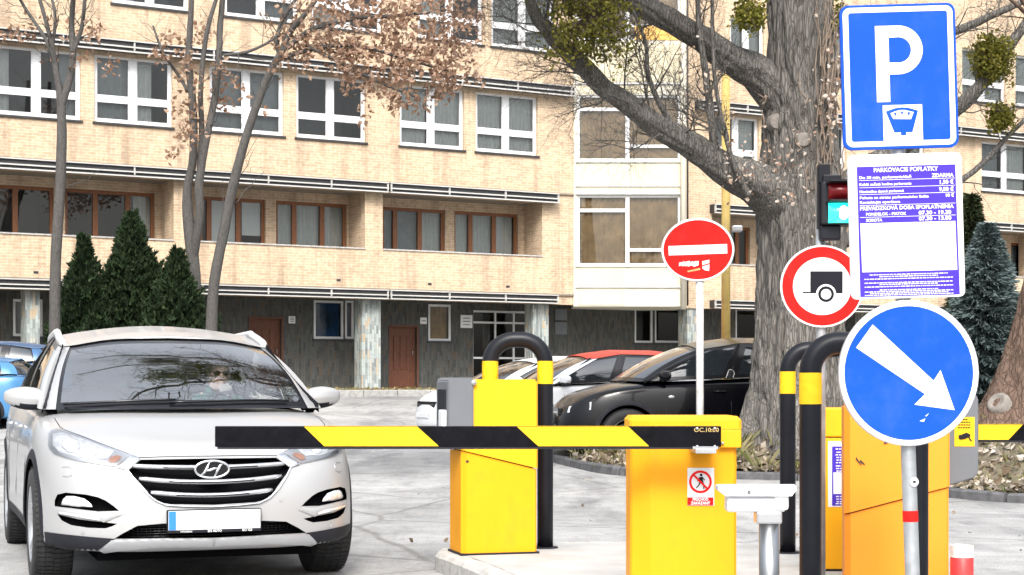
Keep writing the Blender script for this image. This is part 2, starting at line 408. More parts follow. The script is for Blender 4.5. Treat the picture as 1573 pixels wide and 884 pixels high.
def window(t0,t1,z0,z1,y,style,cur,mat='white',y0depth=.16,room='room'):
    """a window in the facade: frame with its pane, curtain and sill as sub-parts"""
    yf=y+y0depth; fw=.07 if mat=='white' else .09
    f=MB()
    f.box((t0,yf,z0),(t0+fw,yf+.07,z1)); f.box((t1-fw,yf,z0),(t1,yf+.07,z1))
    f.box((t0+fw,yf,z1-fw),(t1-fw,yf+.07,z1)); f.box((t0+fw,yf,z0),(t1-fw,yf+.07,z0+fw))
    bars=[]
    if style=='four':
        m=(t0+t1)/2; zt=z0+(z1-z0)*.36
        f.box((m-.09,yf-.012,z0+fw),(m+.09,yf+.07,z1-fw)); bars=[m]
        for a,b in ((t0+fw,m-.09),(m+.09,t1-fw)):
            f.box((a,yf-.006,zt-.10),(b,yf+.07,zt+.10))
            f.box((a,yf+.004,z0+fw),(b,yf+.06,z0+fw+.05)); 
            for (c,d) in ((z0+fw+.05,zt-.10),(zt+.10,z1-fw)):
                f.box((a,yf+.004,c),(a+.035,yf+.06,d)); f.box((b-.035,yf+.004,c),(b,yf+.06,d))
    elif style[0]=='bars':
        for m in style[1]: f.box((m-.07,yf-.012,z0+fw),(m+.07,yf+.07,z1-fw))
    elif style[0]=='bay':                                    # left: small transom on top; right: transom at the bottom
        m=style[1]; f.box((m-.07,yf-.012,z0+fw),(m+.07,yf+.07,z1-fw))
        h=z1-z0
        f.box((t0+fw,yf-.004,z1-h*.23),(m-.07,yf+.07,z1-h*.19)); f.box((m+.07,yf-.004,z0+h*.20),(t1-fw,yf+.07,z0+h*.24))
    fo=lb('window',M[mat],f)
    g=MB(); g.add([(t0+.03,yf+.04,z0+.03),(t1-.03,yf+.04,z0+.03),(t1-.03,yf+.04,z1-.03),(t0+.03,yf+.04,z1-.03)],[(0,1,2,3)])
    lb('pane',M['glass'],g,fo)
    r=MB(); D=1.6                                             # the room seen through it
    r.add([(t0,yf+.07,z0),(t1,yf+.07,z0),(t1,yf+.07,z1),(t0,yf+.07,z1),(t0,yf+D,z0),(t1,yf+D,z0),(t1,yf+D,z1),(t0,yf+D,z1)],
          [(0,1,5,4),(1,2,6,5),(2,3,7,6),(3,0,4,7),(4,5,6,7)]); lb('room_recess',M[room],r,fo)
    for (a,b,k) in cur:
        c=MB(); A=t0+.05+(t1-t0-.1)*a; B=t0+.05+(t1-t0-.1)*b
        if k=='sheet': c.box((A,yf+.10,z0+.1),(B,yf+.115,z1-.05)); lb('paper_blind',M['paper'],c,fo)
        elif k=='half': c.box((A,yf+.10,(z0+z1)/2),(B,yf+.115,z1-.05)); lb('paper_blind',M['paper'],c,fo)
        elif k=='ochre': wavy(c,A,B,z0+.02,z1-.02,yf+.14,per=.16,amp=.03); lb('curtain',M['blind'],c,fo)
        elif k=='grey': wavy(c,A,B,z0+.02,z1-.02,yf+.2,per=.2,amp=.03); lb('curtain',M['curtaingrey'],c,fo)
        else: wavy(c,A,B,z0+.02,z1-.02,yf+.18,per=.13,amp=.035); lb('curtain',M['curtain'],c,fo)
    if mat=='white':
        s=MB(); s.box((t0-.05,y-.05,z0-.06),(t1+.05,yf-.003,z0-.004)); lb('sill',M['wood'] if 0 else M['awn_d'],s,fo)
    return fo

ZL0,ZL1=3.63,3.90            # lower awning band
ZM0,ZM1=6.70,7.0             # middle
ZT0,ZT1=10.0,10.32           # top
T0=-15.0; TB=ft(881); TE=ft(1700)
brick=MB(); H2=[]
# --- second floor: white four-light windows
w2=[(-12,124),(145,265),(322,436),(455,562),(614,713),(731,826)]
cur2=[[(0,.2,'c'),(.8,1,'grey')],[(0,.5,'grey'),(.5,.78,'c')],[(0,.45,'grey'),(.55,1,'grey')],[(0,1,'grey')] if 0 else [],[(0,.45,'c'),(.5,1,'c')],[(0,1,'c')]]
wz0=8.14; wins=[]
for (a,b),cu in zip(w2,cur2):
    h=(ft(a),ft(b),wz0,9.93); H2.append(h); wins.append((h,cu))
cur3=[[(0,.3,'c')],[(.5,1,'grey')],[(0,.6,'c')],[(0,.4,'c')],[(0,.5,'c'),(.6,1,'c')]]
for (a,b),cu in zip([(172,290),(345,458),(478,587),(642,742),(755,852)],cur3):
    h=(ft(a),ft(b),11.34,13.2); H2.append(h); wins.append((h,cu))
# right wing (beyond the glazed bay)
for a,b in [(1098,1166),(1225,1300),(1345,1420),(1508,1582)]:
    h=(ft(a),ft(b),8.14,9.93); H2.append(h); wins.append((h,[(0,.45,'grey'),(.6,1,'c')]))
for a,b in [(1122,1174),(1240,1320),(1380,1450),(1478,1545),(1560,1640)]:
    h=(ft(a),ft(b),11.34,13.2); H2.append(h); wins.append((h,[(0,1,'c')]))
# loggia openings on the first floor (front plane): big holes
ZP=5.07
logg=[(T0,ft(267)),(ft(286),ft(561)),(ft(588),ft(833)),(ft(1094),ft(1290)),(ft(1330),ft(1600))]
H1=[(a,b,ZP,ZM0+.02) for a,b in logg]
wall(brick,T0,TE,ZL1-.28,20.0,H1+H2,0,.16)
# roof/side closing
brick.add([(T0,0,0),(T0,0,20),(T0,14,20),(T0,14,0),(TE,0,0),(TE,0,20),(TE,14,20),(TE,14,0)],[(0,1,2,3),(5,4,7,6),(1,5,6,2),(3,2,6,7)])
lb('wall',M['brick'],brick)
LD=1.12
lg=MB()
for a,b in logg:                                        # loggia boxes: sides, parapet back, ceiling, floor
    lg.add([(a,.16,ZP),(a,.16,ZM0+.02),(a,LD,ZM0+.02),(a,LD,ZL1)],[(0,1,2,3)] )
    lg.add([(a,.16,ZL1),(a,.16,ZM0+.02),(a,LD,ZM0+.02),(a,LD,ZL1),(b,.16,ZL1),(b,.16,ZM0+.02),(b,LD,ZM0+.02),(b,LD,ZL1)],[(4,7,6,5),(0,3,7,4)])
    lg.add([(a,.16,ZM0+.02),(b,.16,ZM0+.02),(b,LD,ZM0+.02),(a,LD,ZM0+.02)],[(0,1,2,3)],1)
# back walls of the loggias with wooden windows
bw=[ (-40,83,[.52],[(0,.3,'grey')]),(100,238,None,[(.80,1,'c')]),(308,408,None,[(.15,.60,'sheet'),(.68,1,'half')]),(424,533,None,[(0,.25,'c'),(.32,.65,'c'),(.72,1,'c')]),
     (588,684,None,[(0,.17,'grey'),(.22,.62,'grey'),(.65,1,'c')]),(698,796,None,[(0,.25,'c'),(.32,1,'c')]),(1118,1152,[.5],[(0,.5,'c')]),(1200,1290,None,[]),(1420,1500,None,[]),(1553,1640,None,[(0,.5,'grey')])]
mull={100:(148,198),308:(323,368),424:(454,497),588:(609,647),698:(725,761)}
zw1=fz(475,311,LD)
hb=[]
for a,b,fr,cu in bw:
    h=(ft(a,LD),ft(b,LD),ZL1+.5,zw1); hb.append((h,a,fr,cu))
wall(lg,T0,TE,ZL1,ZM0+.02,[h[0] for h in hb],LD,.14)
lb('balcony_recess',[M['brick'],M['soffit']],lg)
for h,a,fr,cu in hb:
    if a in mull: bars=[ft(q,LD) for q in mull[a]]
    elif fr: bars=[h[0]+(h[1]-h[0])*f for f in fr]
    else: bars=[h[0]+(h[1]-h[0])*f for f in (.36,.68)]
    window(*h,LD,('bars',bars),cu,'wood',.10)
for h,cu in wins: window(*h,0,'four',cu,'white',.10)
# parapet coping
for a,b in logg:
    c=MB(); c.box((a+.003,-.03,ZP-.005),(b-.003,.19,ZP+.035)); lb('parapet_coping',M['curb'],c)
# --- striped awning bands
def awning(t0,t1,z0,z1):
    d=MB(); w=MB(); h=z1-z0
    d.box((t0,-.26,z0+h*.10),(t1,-.004,z1-h*.02))
    for k,(a,b) in enumerate(((.0,.12),(.38,.50),(.90,1.0))):
        w.box((t0-.01,-.32,z0+h*a),(t1+.01,-.27 if k<2 else -.262,z0+h*b))
    for x in [t0+i*1.9 for i in range(int((t1-t0)/1.9)+1)]+[t1-.04]:
        w.box((x,-.33,z0+h*.17),(x+.03,-.263,z0+h*.84))
    a=lb('awning',M['awn_d'],d); lb('slat',M['awn_w'],w,a)
awning(T0,ft(590),ZL0,ZL1); awning(ft(593.5),ft(850),ZL0,ZL1)
awning(T0,ft(590),ZM0,ZM1); awning(ft(593.5),ft(851),ZM0,ZM1)
awning(T0,ft(324),ZT0,ZT1); awning(ft(327),ft(876),ZT0,ZT1)
awning(ft(1090),TE,ZL0,ZL1); awning(ft(1090),TE,ZM0,ZM1); awning(ft(1067),TE,ZT0,ZT1)
# brick soldier course and stained ledge under each band
led=MB()
for z in (ZL1,ZM1,ZT1): led.box((T0,-.06,z+.004),(TB-.02,-.002,z+.05))
lb('ledge',M['soffit'],led)
# --- ground floor
GD=1.5; ZB=1.06
gf=MB()
doors=[(600,640,503,595),(385,432,490,600)]
gw=[(20,66,460,517,'grey'),(482,528,462,521,'blue'),(530,544,462,521,'blue'),(658,693,468,524,'tan'),(200,240,470,520,'grey'),(975,1003,470,527,'dk'),(1006,1046,470,527,'dk'),(1130,1165,474,560,'dk'),(1390,1450,474,540,'dk')]
holes=[]
for a,b,c,d in doors: holes.append((ft(a,GD),ft(b,GD),ZB,fz((a+b)/2,c,GD)))
ent=(ft(727,GD),ft(832,GD),ZB,fz(780,478,GD)); holes.append(ent)
gh=[]
for a,b,c,d,k in gw:
    h=(ft(a,GD),ft(b,GD),fz((a+b)/2,d,GD),fz((a+b)/2,c,GD)); holes.append(h); gh.append((h,k))
wall(gf,T0,TE,ZB-.3,ZL0+.05,holes,GD,.2)
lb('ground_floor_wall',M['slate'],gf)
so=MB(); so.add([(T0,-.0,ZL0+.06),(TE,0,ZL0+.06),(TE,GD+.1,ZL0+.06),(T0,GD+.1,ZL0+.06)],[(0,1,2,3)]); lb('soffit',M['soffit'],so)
for k,h in enumerate(holes[:2]):
    a,b,c,d=h; o=MB(); o.box((a,GD+.1,c),(b,GD+.17,d)); o=lb('door',M['door_wood'],o)
    q=MB(); w=b-a; hh=d-c
    for i in range(3):
        q.box((a+w*(.16+.25*i),GD+.075,c+hh*.3),(a+w*(.31+.25*i),GD+.098,c+hh*.85),0,.01)
    lb('door_panel',M['door_wood'],q,o)
    q=MB(); q.tube([(b-.12,GD+.03,c+1.0),(b-.12,GD+.03,c+1.16)],.015); lb('handle',M['steel'],q,o)
    fr=MB(); fr.box((a-.06,GD-.02,c),(a-.003,GD+.09,d+.06)); fr.box((b+.003,GD-.02,c),(b+.06,GD+.09,d+.06)); fr.box((a-.003,GD-.018,d+.003),(b+.003,GD+.09,d+.058)); lb('door_frame',M['door_wood'],fr,o)
for h,k in gh:
    a,b,c,d=h
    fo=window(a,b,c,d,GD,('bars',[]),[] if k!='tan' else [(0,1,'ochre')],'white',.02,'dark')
    if k=='blue':
        q=MB(); q.box((a+.08,GD+.16,c+.08),(b-.08,GD+.165,d-.05)); lb('film',M['blueglass'],q,fo)
    if k=='grey':
        q=MB(); wavy(q,a+.05,b-.05,c+.05,d-.05,GD+.2); lb('curtain',M['curtaingrey'],q,fo)
# glazed entrance
a,b,c,d=ent
e=MB()
for x in (a,a+(b-a)*.33,a+(b-a)*.60,b-.06): e.box((x,GD+.1,c),(x+.06,GD+.16,d))
for z in (c,c+.9,c+2.0,d-.06): e.box((a+.06,GD+.104,z),(b-.06,GD+.155,z+.06))
eo=lb('entrance',M['white'],e)
q=MB(); q.add([(a,GD+.13,c),(b,GD+.13,c),(b,GD+.13,d),(a,GD+.13,d)],[(0,1,2,3)]); lb('pane',M['glass'],q,eo)
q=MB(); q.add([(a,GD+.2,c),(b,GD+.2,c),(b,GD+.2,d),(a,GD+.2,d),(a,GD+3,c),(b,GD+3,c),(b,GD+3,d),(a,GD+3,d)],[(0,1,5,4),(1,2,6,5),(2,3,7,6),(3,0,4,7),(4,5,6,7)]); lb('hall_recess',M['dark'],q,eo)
# columns at the front plane
for a,b in ((557,586),(820,844),(1057,1081),(268,292),(40,62),(1330,1352),(1560,1582)):
    q=MB(); q.box((ft(a),.05,ZB-.15),(ft(b),.55,ZL0+.058)); lb('column',M['slate_light'],q)
# --- glazed stair bay, face parallel to the street end (plan wedge)
XB0,YB=(881-CX)/F*52.25,52.25; XB1=(1054-CX)/F*YB
def bx(px): return (px-CX)/F*YB
def bzz(py): return HC-(py-HY)/F*YB
BW=BI
def bay(mb,name,mats,parent=None):
    mb.v=[BI@v for v in mb.v]; return mb.build(name,mats,parent or bld,local=True)
zb0=bzz(471)
holesb=[(bx(887),bx(1045),bzz(247),bzz(146)),(bx(887),bx(1045),bzz(408),bzz(300)),(bx(887),bx(1045),bzz(62),bzz(-40))]
w=MB(); wall(w,XB0,XB1,zb0,20,holesb,YB,.12)
w.add([(XB0,YB,zb0),(XB0,YB,20),(XB0,YB+3,20),(XB0,YB+3,zb0),(XB1,YB,zb0),(XB1,YB,20),(XB1,YB+3,20),(XB1,YB+3,zb0)],[(0,1,2,3),(5,4,7,6),(0,3,7,4)])
bay(w,'stair_bay',M['plaster'])
for (p0,p1,q0,q1,mt) in ((889,960,252,284,'cream'),(968,1044,252,284,'cream'),(889,1044,288,297,'cream'),(889,960,411,438,'cream'),(968,1044,411,438,'cream'),(887,960,444,469,'cream'),(889,1044,68,126,'cream'),(889,1000,132,143,'cream'),(975,1044,40,62,'orange_panel')):
    q=MB(); q.box((bx(p0),YB-.02,bzz(q1)),(bx(p1),YB-.002,bzz(q0))); bay(q,'spandrel_panel',M[mt])
for y in (129,249,286,298,409,441):
    q=MB(); q.box((bx(884),YB-.06,bzz(y)-.02),(bx(1047),YB-.003,bzz(y)+.02)); bay(q,'bay_ledge',M['white'])
old=BI
for hx in holesb:
    # windows of the bay are built in world axes, then moved into the building's frame
    t0,t1,z0,z1=hx
    f=MB(); y=YB+.05; m=bx(964); h=z1-z0
    for A,B in (((t0,z0),(t0+.07,z1)),((t1-.07,z0),(t1,z1)),((m-.06,z0+.07),(m+.06,z1-.07)),((t0+.07,z1-.07),(t1-.07,z1)),((t0+.07,z0),(t1-.07,z0+.07))):
        f.box((A[0],y,A[1]),(B[0],y+.07,B[1]))
    f.box((t0+.07,y+.004,z1-h*.24),(m-.06,y+.066,z1-h*.19)); f.box((m+.06,y+.004,z0+h*.20),(t1-.07,y+.066,z0+h*.245))
    fo=bay(f,'window',M['white'])
    g=MB(); g.add([(t0+.03,y+.04,z0+.03),(t1-.03,y+.04,z0+.03),(t1-.03,y+.04,z1-.03),(t0+.03,y+.04,z1-.03)],[(0,1,2,3)]); bay(g,'pane',M['glass'],fo)
    c=MB(); wavy(c,t0+.05,t1-.05,z0,z1,y+.15,per=.17,amp=.03); bay(c,'curtain',M['blind'],fo)
    c=MB(); c.add([(t0,y+.5,z0),(t1,y+.5,z0),(t1,y+.5,z1),(t0,y+.5,z1)],[(0,1,2,3)]); bay(c,'room_recess',M['roombrown'],fo)
q=MB(); q.tube([(bx(1049),YB-.12,zb0-.1),(bx(1049),YB-.12,14.5)],.09,10); bay(q,'drainpipe',M['plaster'])
q=MB(); q.tube([(bx(1056),YB-.05,bzz(470)),(bx(1056),YB-.05,14.5)],.03,6); bay(q,'conduit',M['awn_d'])
# small marks on the brick: vents
v=MB()
for px,py in ((300,412),(520,430),(660,436),(780,440),(55,418)):
    t,z=fac(px,py); v.box((t-.06,-.012,z-.04),(t+.06,-.002,z+.02))
lb('air_vent',M['awn_d'],v)
# wall plaques
def plaque(px0,px1,py0,py1,off,label,mat='signwhite',lines=3):
    a,b=ft(px0,off),ft(px1,off); z0,z1=fz(px0,py1,off),fz(px0,py0,off)
    q=MB(); q.box((a,off-.035,z0),(b,off-.004,z1),0,.006)
    n=lines
    for i in range(n):
        zz=z1-(z1-z0)*(i+1)/(n+1); q.box((a+(b-a)*.2,off-.038,zz-.012),(b-(b-a)*.2,off-.0355,zz+.012),1)
    q.v=[BM@v for v in q.v]
    o=q.build('wall_plaque',[M[mat],M['greybox']]); tag(o,label,'plaque',None)
plaque(443,453,486,497,GD,'small white plaque on the slate wall left of the blue-filmed window')
plaque(645,655,488,498,GD,'small white house plaque right of the brown panelled wooden door',lines=1)
plaque(707,725,484,504,GD,'square pale notice plaque on the slate wall left of the glazed entrance')
plaque(852,870,475,492,GD,'upper of two dim grey plaques stacked on dark wall right of the striped column','greybox',4)
plaque(852,870,495,514,GD,'lower of two dim grey plaques stacked on dark wall right of the striped column','greybox',4)

# ================================================================== GROUND
def struct(o): o['kind']='structure'; return o
g=MB()
ys=[-40,-10,0,4,6,8,10,12,14,16,18,20,22,24]+list(range(26,46,2))+[45,60,120,500]
ys=sorted(set(ys)); xs=[-300,-60,-20,-8,-4,0,4,8,12,20,40,90,400]
vs=[(x,y,gz(y)) for y in ys for x in xs]; w=len(xs)
g.add(vs,[(i*w+j,i*w+j+1,(i+1)*w+j+1,(i+1)*w+j) for i in range(len(ys)-1) for j in range(w-1)])
struct(g.build('ground',ground_mat()))
# planted strip along the facade with its kerb
g=MB(); g.box((T0,-3.0,.5),(ft(1130),-.9,1.0)); g.v=[BM@v for v in g.v]; struct(g.build('planting_strip',M['soil']))
g=MB()
for i in range(24):
    a=T0+i*1.0; g.box((a,-3.16,.5),(a+.985,-3.003,1.03),0,.02)
g.v=[BM@v for v in g.v]; struct(g.build('strip_kerb',M['curb']))
g=MB(); g.box((T0,-.9,.5),(TE,GD+.0,ZB-.003)); g.v=[BM@v for v in g.v]; struct(g.build('pavement',M['island']))
# tree mound with dark kerb
KP=[(.62,25.6),(.60,24.4),(.85,22.9),(1.48,21.05),(3.25,20.35),(4.0,19.5),(4.62,17.75),(5.3,16.95),(6.6,16.6),(10,16.4),(15,16.4),(15,22.75),(8,22.85),(3,22.85),(1.6,23.2),(1.0,25.4)]
def smoothpoly(P,n=6):
    out=[]
    L=len(P)
    for i in range(L):
        p0,p1,p2,p3=[Vector((*P[(i+k)%L],0)) for k in (-1,0,1,2)]
        for k in range(n):
            t=k/n
            out.append(.5*((2*p1)+(-p0+p2)*t+(2*p0-5*p1+4*p2-p3)*t*t+(-p0+3*p1-3*p2+p3)*t**3))
    return out
KS=smoothpoly(KP)
def inside(x,y,P=KS):
    c=False; j=len(P)-1
    for i in range(len(P)):
        a,b=P[i],P[j]
        if (a.y>y)!=(b.y>y) and x<(b.x-a.x)*(y-a.y)/(b.y-a.y)+a.x: c=not c
        j=i
    return c
def kdist(x,y):
    d=9
    for i in range(len(KS)):
        a=KS[i];b=KS[(i+1)%len(KS)]; ab=b-a; ap=Vector((x,y,0))-a
        k=max(0,min(1,ap.dot(ab)/max(ab.length_squared,1e-9))); d=min(d,(ap-ab*k).length)
    return d
def mz(x,y):
    d=kdist(x,y); base=gz(y)+.10
    s=min(1,d/1.15); s=s*s*(3-2*s)
    t1=math.exp(-((x-3.7)**2+(y-21.5)**2)/2.2); t2=math.exp(-((x-6.3)**2+(y-19.4)**2)/3.5)
    return base+s*(.22+.26*t1+.40*t2)+.03*noise.noise(Vector((x*2,y*2,0)))*s
g=MB(); bmm=bmesh.new()
st=.16; idx={}
for i in range(int(15/st)):
    for j in range(int(10/st)):
        x=.5+i*st; y=16.2+j*st
        if all(inside(x+a,y+b) for a in (0,st) for b in (0,st)):
            q=[]
            for a,b in ((0,0),(1,0),(1,1),(0,1)):
                k=(i+a,j+b)
                if k not in idx: idx[k]=bmm.verts.new((x+a*st,y+b*st,mz(x+a*st,y+b*st)))
                q.append(idx[k])
            bmm.faces.new(q)
# skirt down to under the kerb
g.bm(bmm,0,True); struct(g.build('mound',M['soil']))
g=MB(); g.v=[]; fl=[(p.x,p.y,gz(p.y)+.085) for p in KS]; g.add(fl,[list(range(len(fl)))]); struct(g.build('mound_base',M['soil']))
g=MB(); rk=random.Random(3); acc=0; i=0
pts=[]; 
for a,b in zip(KS,KS[1:]+KS[:1]):
    n=max(1,int((b-a).length/.12)); pts+=[a.lerp(b,k/n) for k in range(n)]
blk=7; gi=0
while gi<len(pts):
    seg=pts[gi:gi+blk+1]
    if len(seg)<3: break
    h=rk.uniform(.09,.13); r=.07
    vs=[];fs=[]
    for k,p in enumerate(seg):
        t=(seg[min(k+1,len(seg)-1)]-seg[max(k-1,0)]).normalized(); nn=Vector((t.y,-t.x,0)); e=.012 if k in(0,len(seg)-1) else 0
        pp=p+t*(.015 if k==0 else (-.015 if k==len(seg)-1 else 0))
        z=gz(p.y)
        for s,zz in ((-r,-.02),(-r+e,h-.02-e),(-r+.03,h-e),(r-.03,h-e),(r-e,h-.02-e),(r,-.02)):
            q=pp+nn*s; vs.append((q.x,q.y,z+zz+.008*noise.noise(q*7)))
    for k in range(len(seg)-1):
        for c in range(5): fs.append((k*6+c,k*6+c+1,(k+1)*6+c+1,(k+1)*6+c))
    fs.append([0,1,2,3,4,5]); fs.append([(len(seg)-1)*6+c for c in range(6)][::-1])
    g.add(vs,fs,0,False); gi+=blk
struct(g.build('mound_kerb',M['curbdark']))
# concrete island under the barriers
IP=[(-.50,11.1),(-.42,10.75),(-.2,10.0),(-.02,9.2),(.05,8.2),(.1,7.0),(.2,5.5),(1.5,4.6),(2.2,5.6),(2.45,7.5),(2.62,9.0),(2.55,10.6),(2.2,11.45),(1.2,11.75),(.3,11.75),(-.35,11.55)]
IS=smoothpoly([(a,b) for a,b in IP],6)
def offs(P,d):
    o=[]
    for i,p in enumerate(P):
        t=(P[(i+1)%len(P)]-P[i-1]).normalized(); o.append(p+Vector((t.y,-t.x,0))*d)
    return o
g=MB(); inn=offs(IS,-.14)
g.add([(p.x,p.y,.122) for p in inn],[list(range(len(inn)))]); struct(g.build('island_surface',M['island']))
g=MB(); n=len(IS); vs=[];rings=[(0,-.02),(0,.095),(-.02,.12),(-.145,.12),(-.145,.0)]
for d,z in rings:
    vs+=[(p.x,p.y,z+(.004*noise.noise(p*6) if z>0 else 0)) for p in offs(IS,d)]
g.add(vs,[(k*n+i,k*n+(i+1)%n,(k+1)*n+(i+1)%n,(k+1)*n+i) for k in range(4) for i in range(n)],0,False)
struct(g.build('island_kerb',M['curb']))

# ================================================================== TREES
def rv(r,s=1): return Vector((r.uniform(-s,s),r.uniform(-s,s),r.uniform(-s,s)))
def wander(p0,p1,n,amp,r):
    p0,p1=Vector(p0),Vector(p1); L=(p1-p0).length; o=r.uniform(0,99)
    out=[]
    for i in range(n+1):
        t=i/n; q=p0.lerp(p1,t); e=math.sin(PI*min(1,t*1.2))*amp*L
        out.append(q+Vector((noise.noise(Vector((t*3+o,0,0))),noise.noise(Vector((t*3+o,5,0))),noise.noise(Vector((t*3+o,9,0)))))*e)
    return out
def twigs(mb,path,r0,r,depth,n,L,ends=None,up=.2,mi=0,tmin=.15,sag=0):
    for _ in range(n):
        t=r.uniform(tmin,1); i=min(len(path)-2,int(t*(len(path)-1))); p=path[i].lerp(path[i+1],t*(len(path)-1)-i)
        d=(path[i+1]-path[i]).normalized()
        q=rv(r).normalized(); d2=(d*r.uniform(.2,.9)+(q-d*q.dot(d)).normalized()*r.uniform(.5,1)+Vector((0,0,up))).normalized()
        l=L*r.uniform(.4,1.0)
        path2=wander(p,p+d2*l+Vector((0,0,-sag*l)),5 if depth>0 else 3,.22,r)
        rr=r0*(1-.55*t)*r.uniform(.35,.6)
        mb.tube(path2,[rr*(1-.75*k/(len(path2)-1)) for k in range(len(path2))],5 if rr>.012 else 3,mi,True,False)
        if depth>0: twigs(mb,path2,rr,r,depth-1,max(2,int(n*.45)),L*.55,ends,up,mi,.25,sag)
        elif ends is not None: ends.append(path2[-1]); ends.append(path2[len(path2)//2])
def leaf_at(mb,p,s,r,mi=0,curl=.35):
    a=rv(r).normalized(); b=a.cross(rv(r)).normalized(); c=a.cross(b)
    k=curl*s
    mb.add([p,p+a*s*.45+b*s*.38+c*k*.4,p+a*s+c*k,p+a*s*.5-b*s*.38-c*k*.3],[(0,1,2,3)],mi)
def bark_tube(mb,path,rad,n,amp,fr=(5,.9),flare=None,mi=0,seed=0):
    path=[Vector(p) for p in path]; t0=(path[1]-path[0]).normalized(); up=Vector((0,1,0)); u=t0.cross(up).normalized()
    vs=[];L=0
    for i,p in enumerate(path):
        t=(path[min(i+1,len(path)-1)]-path[max(i-1,0)]).normalized(); u=(u-t*u.dot(t)).normalized(); w=t.cross(u)
        if i: L+=(p-path[i-1]).length
        for k in range(n):
            a=2*PI*k/n; c,s=math.cos(a),math.sin(a); R0=rad[i]
            q=Vector((c*R0*fr[0],s*R0*fr[0],L*fr[1]+seed))
            q+=Vector((noise.noise(q*1.1),noise.noise(q*1.1+Vector((7,0,0))),0))*.6
            n1=1-abs(noise.noise(q*1.5))*2.4; n2=noise.noise(q*4.5)
            big=noise.noise(Vector((c*1.3,s*1.3,L*.5+seed)))
            e=amp*(-max(0,n1)**2*1.5+n2*.5)+R0*.10*big
            if flare: e+=flare(L,a)
            vs.append(p+(u*c+w*s)*(R0+e))
    fs=[(i*n+k,i*n+(k+1)%n,(i+1)*n+(k+1)%n,(i+1)*n+k) for i in range(len(path)-1) for k in range(n)]
    mb.add(vs,fs,mi,True)
def resamp(P,Rr,step):
    P=[Vector(p) for p in P]; out=[];ro=[]
    for i in range(len(P)-1):
        a0=P[max(i-1,0)];a=P[i];b=P[i+1];b1=P[min(i+2,len(P)-1)]
        n=max(1,int((b-a).length/step))
        for k in range(n):
            t=k/n; out.append(.5*((2*a)+(-a0+b)*t+(2*a0-5*a+4*b-b1)*t*t+(-a0+3*a-3*b+b1)*t**3)); ro.append(Rr[i]+(Rr[i+1]-Rr[i])*t)
    out.append(P[-1]);ro.append(Rr[-1]); return out,ro
# --- the big furrowed tree
bt=thing('old_tree','massive old tree with deeply furrowed grey bark and two heavy leftward boughs','tree',(3.7,21.6,.4))
TY=21.6; k=TY/F
P=[at(1226,700,TY),at(1226,640,TY),at(1228,560,TY),at(1232,440,TY),at(1234,330,TY),at(1230,220,TY),at(1229,100,TY),at(1228,0,TY),at(1235,-160,TY+.2),at(1228,-330,TY+.3),at(1240,-520,TY)]
rr=[88,80,72,66,68,60,54,51,42,30,16]; rr=[q*k for q in rr]
pt,ra=resamp(P,rr,.035)
tb=MB()
bark_tube(tb,pt,ra,150,.045,(5.5,.9),lambda L,a:.38*math.exp(-L*2.6)*(.55+.45*math.sin(a*5+1.0)),seed=3)
trbv=BVHTree.FromPolygons(tb.v,tb.f)
tb.build('trunk',M['bark'],bt)
lim=MB(); ends=[]; rt=random.Random(11)
def limb(px,rads,Ys,n=36,amp=.02,seed=0,tw=(8,1.6,2),sub=True):
    pts=[at(a,b,y) for (a,b),y in zip(px,Ys)]
    p,r_=resamp(pts,[q*y/F for q,y in zip(rads,Ys)],.07)
    bark_tube(lim,p,r_,n,amp,(5,.9),seed=seed)
    if sub: twigs(lim,p,.034,rt,tw[2],tw[0],tw[1],ends,.25,tmin=.2)
    return p
L1=limb([(1225,345),(1173,290),(1115,262),(1058,222),(1003,190),(963,158),(919,127),(881,88),(844,50),(818,14),(795,-40),(740,-120),(640,-220)],[46,36,26,21,19,17.5,16,15,13,11,9,6,3],[21.6,21.3,21.1,20.9,20.7,20.5,20.4,20.2,20.0,19.8,19.4,18.6,17.5],48,.022,5,(46,1.5,2))
L2=limb([(1225,170),(1166,115),(1122,92),(1071,56),(1020,28),(983,8),(930,-20),(850,-60),(740,-130)],[40,30,23,21,20,19,16,12,6],[21.6,21.5,21.3,21.1,20.9,20.7,20.3,19.6,18.5],48,.022,9,(32,1.4,2))
L3=limb([(1240,330),(1330,262),(1400,215),(1473,165),(1510,127),(1554,66),(1580,30),(1640,-60)],[26,18,15,13,11,9,8,5],[21.6,21.8,21.9,22,22,22,22,22],24,.012,12,(22,1.3,2))
L4=limb([(1240,120),(1340,92),(1473,46),(1531,21),(1600,-10)],[18,11,7,6,4],[21.6,21.7,21.8,21.8,21.8],16,.006,15,(18,1.2,2))
L5=limb([(1240,400),(1400,318),(1477,277),(1515,246),(1550,208),(1590,170)],[14,7,5,4.5,4.2,3],[21.6,21.8,21.8,21.9,22,22],12,.004,17,(12,.9,2))
L6=limb([(1100,262),(1095,200),(1085,120),(1074,40),(1070,-40)],[9,6.5,5.5,5,3],[21.0,20.9,20.9,20.8,20.8],10,.002,19,(18,.9,2))
L7=limb([(1150,300),(1120,230),(1098,120),(1094,0)],[5,4,3.4,3],[20.9,20.8,20.8,20.7],8,.002,21,(12,.8,1))
L8=limb([(1045,215),(1000,130),(990,60),(960,-10)],[6,4,3,2],[20.8,20.6,20.5,20.4],8,.002,22,(14,1.0,2))
lim.build('limb',M['bark'],bt)
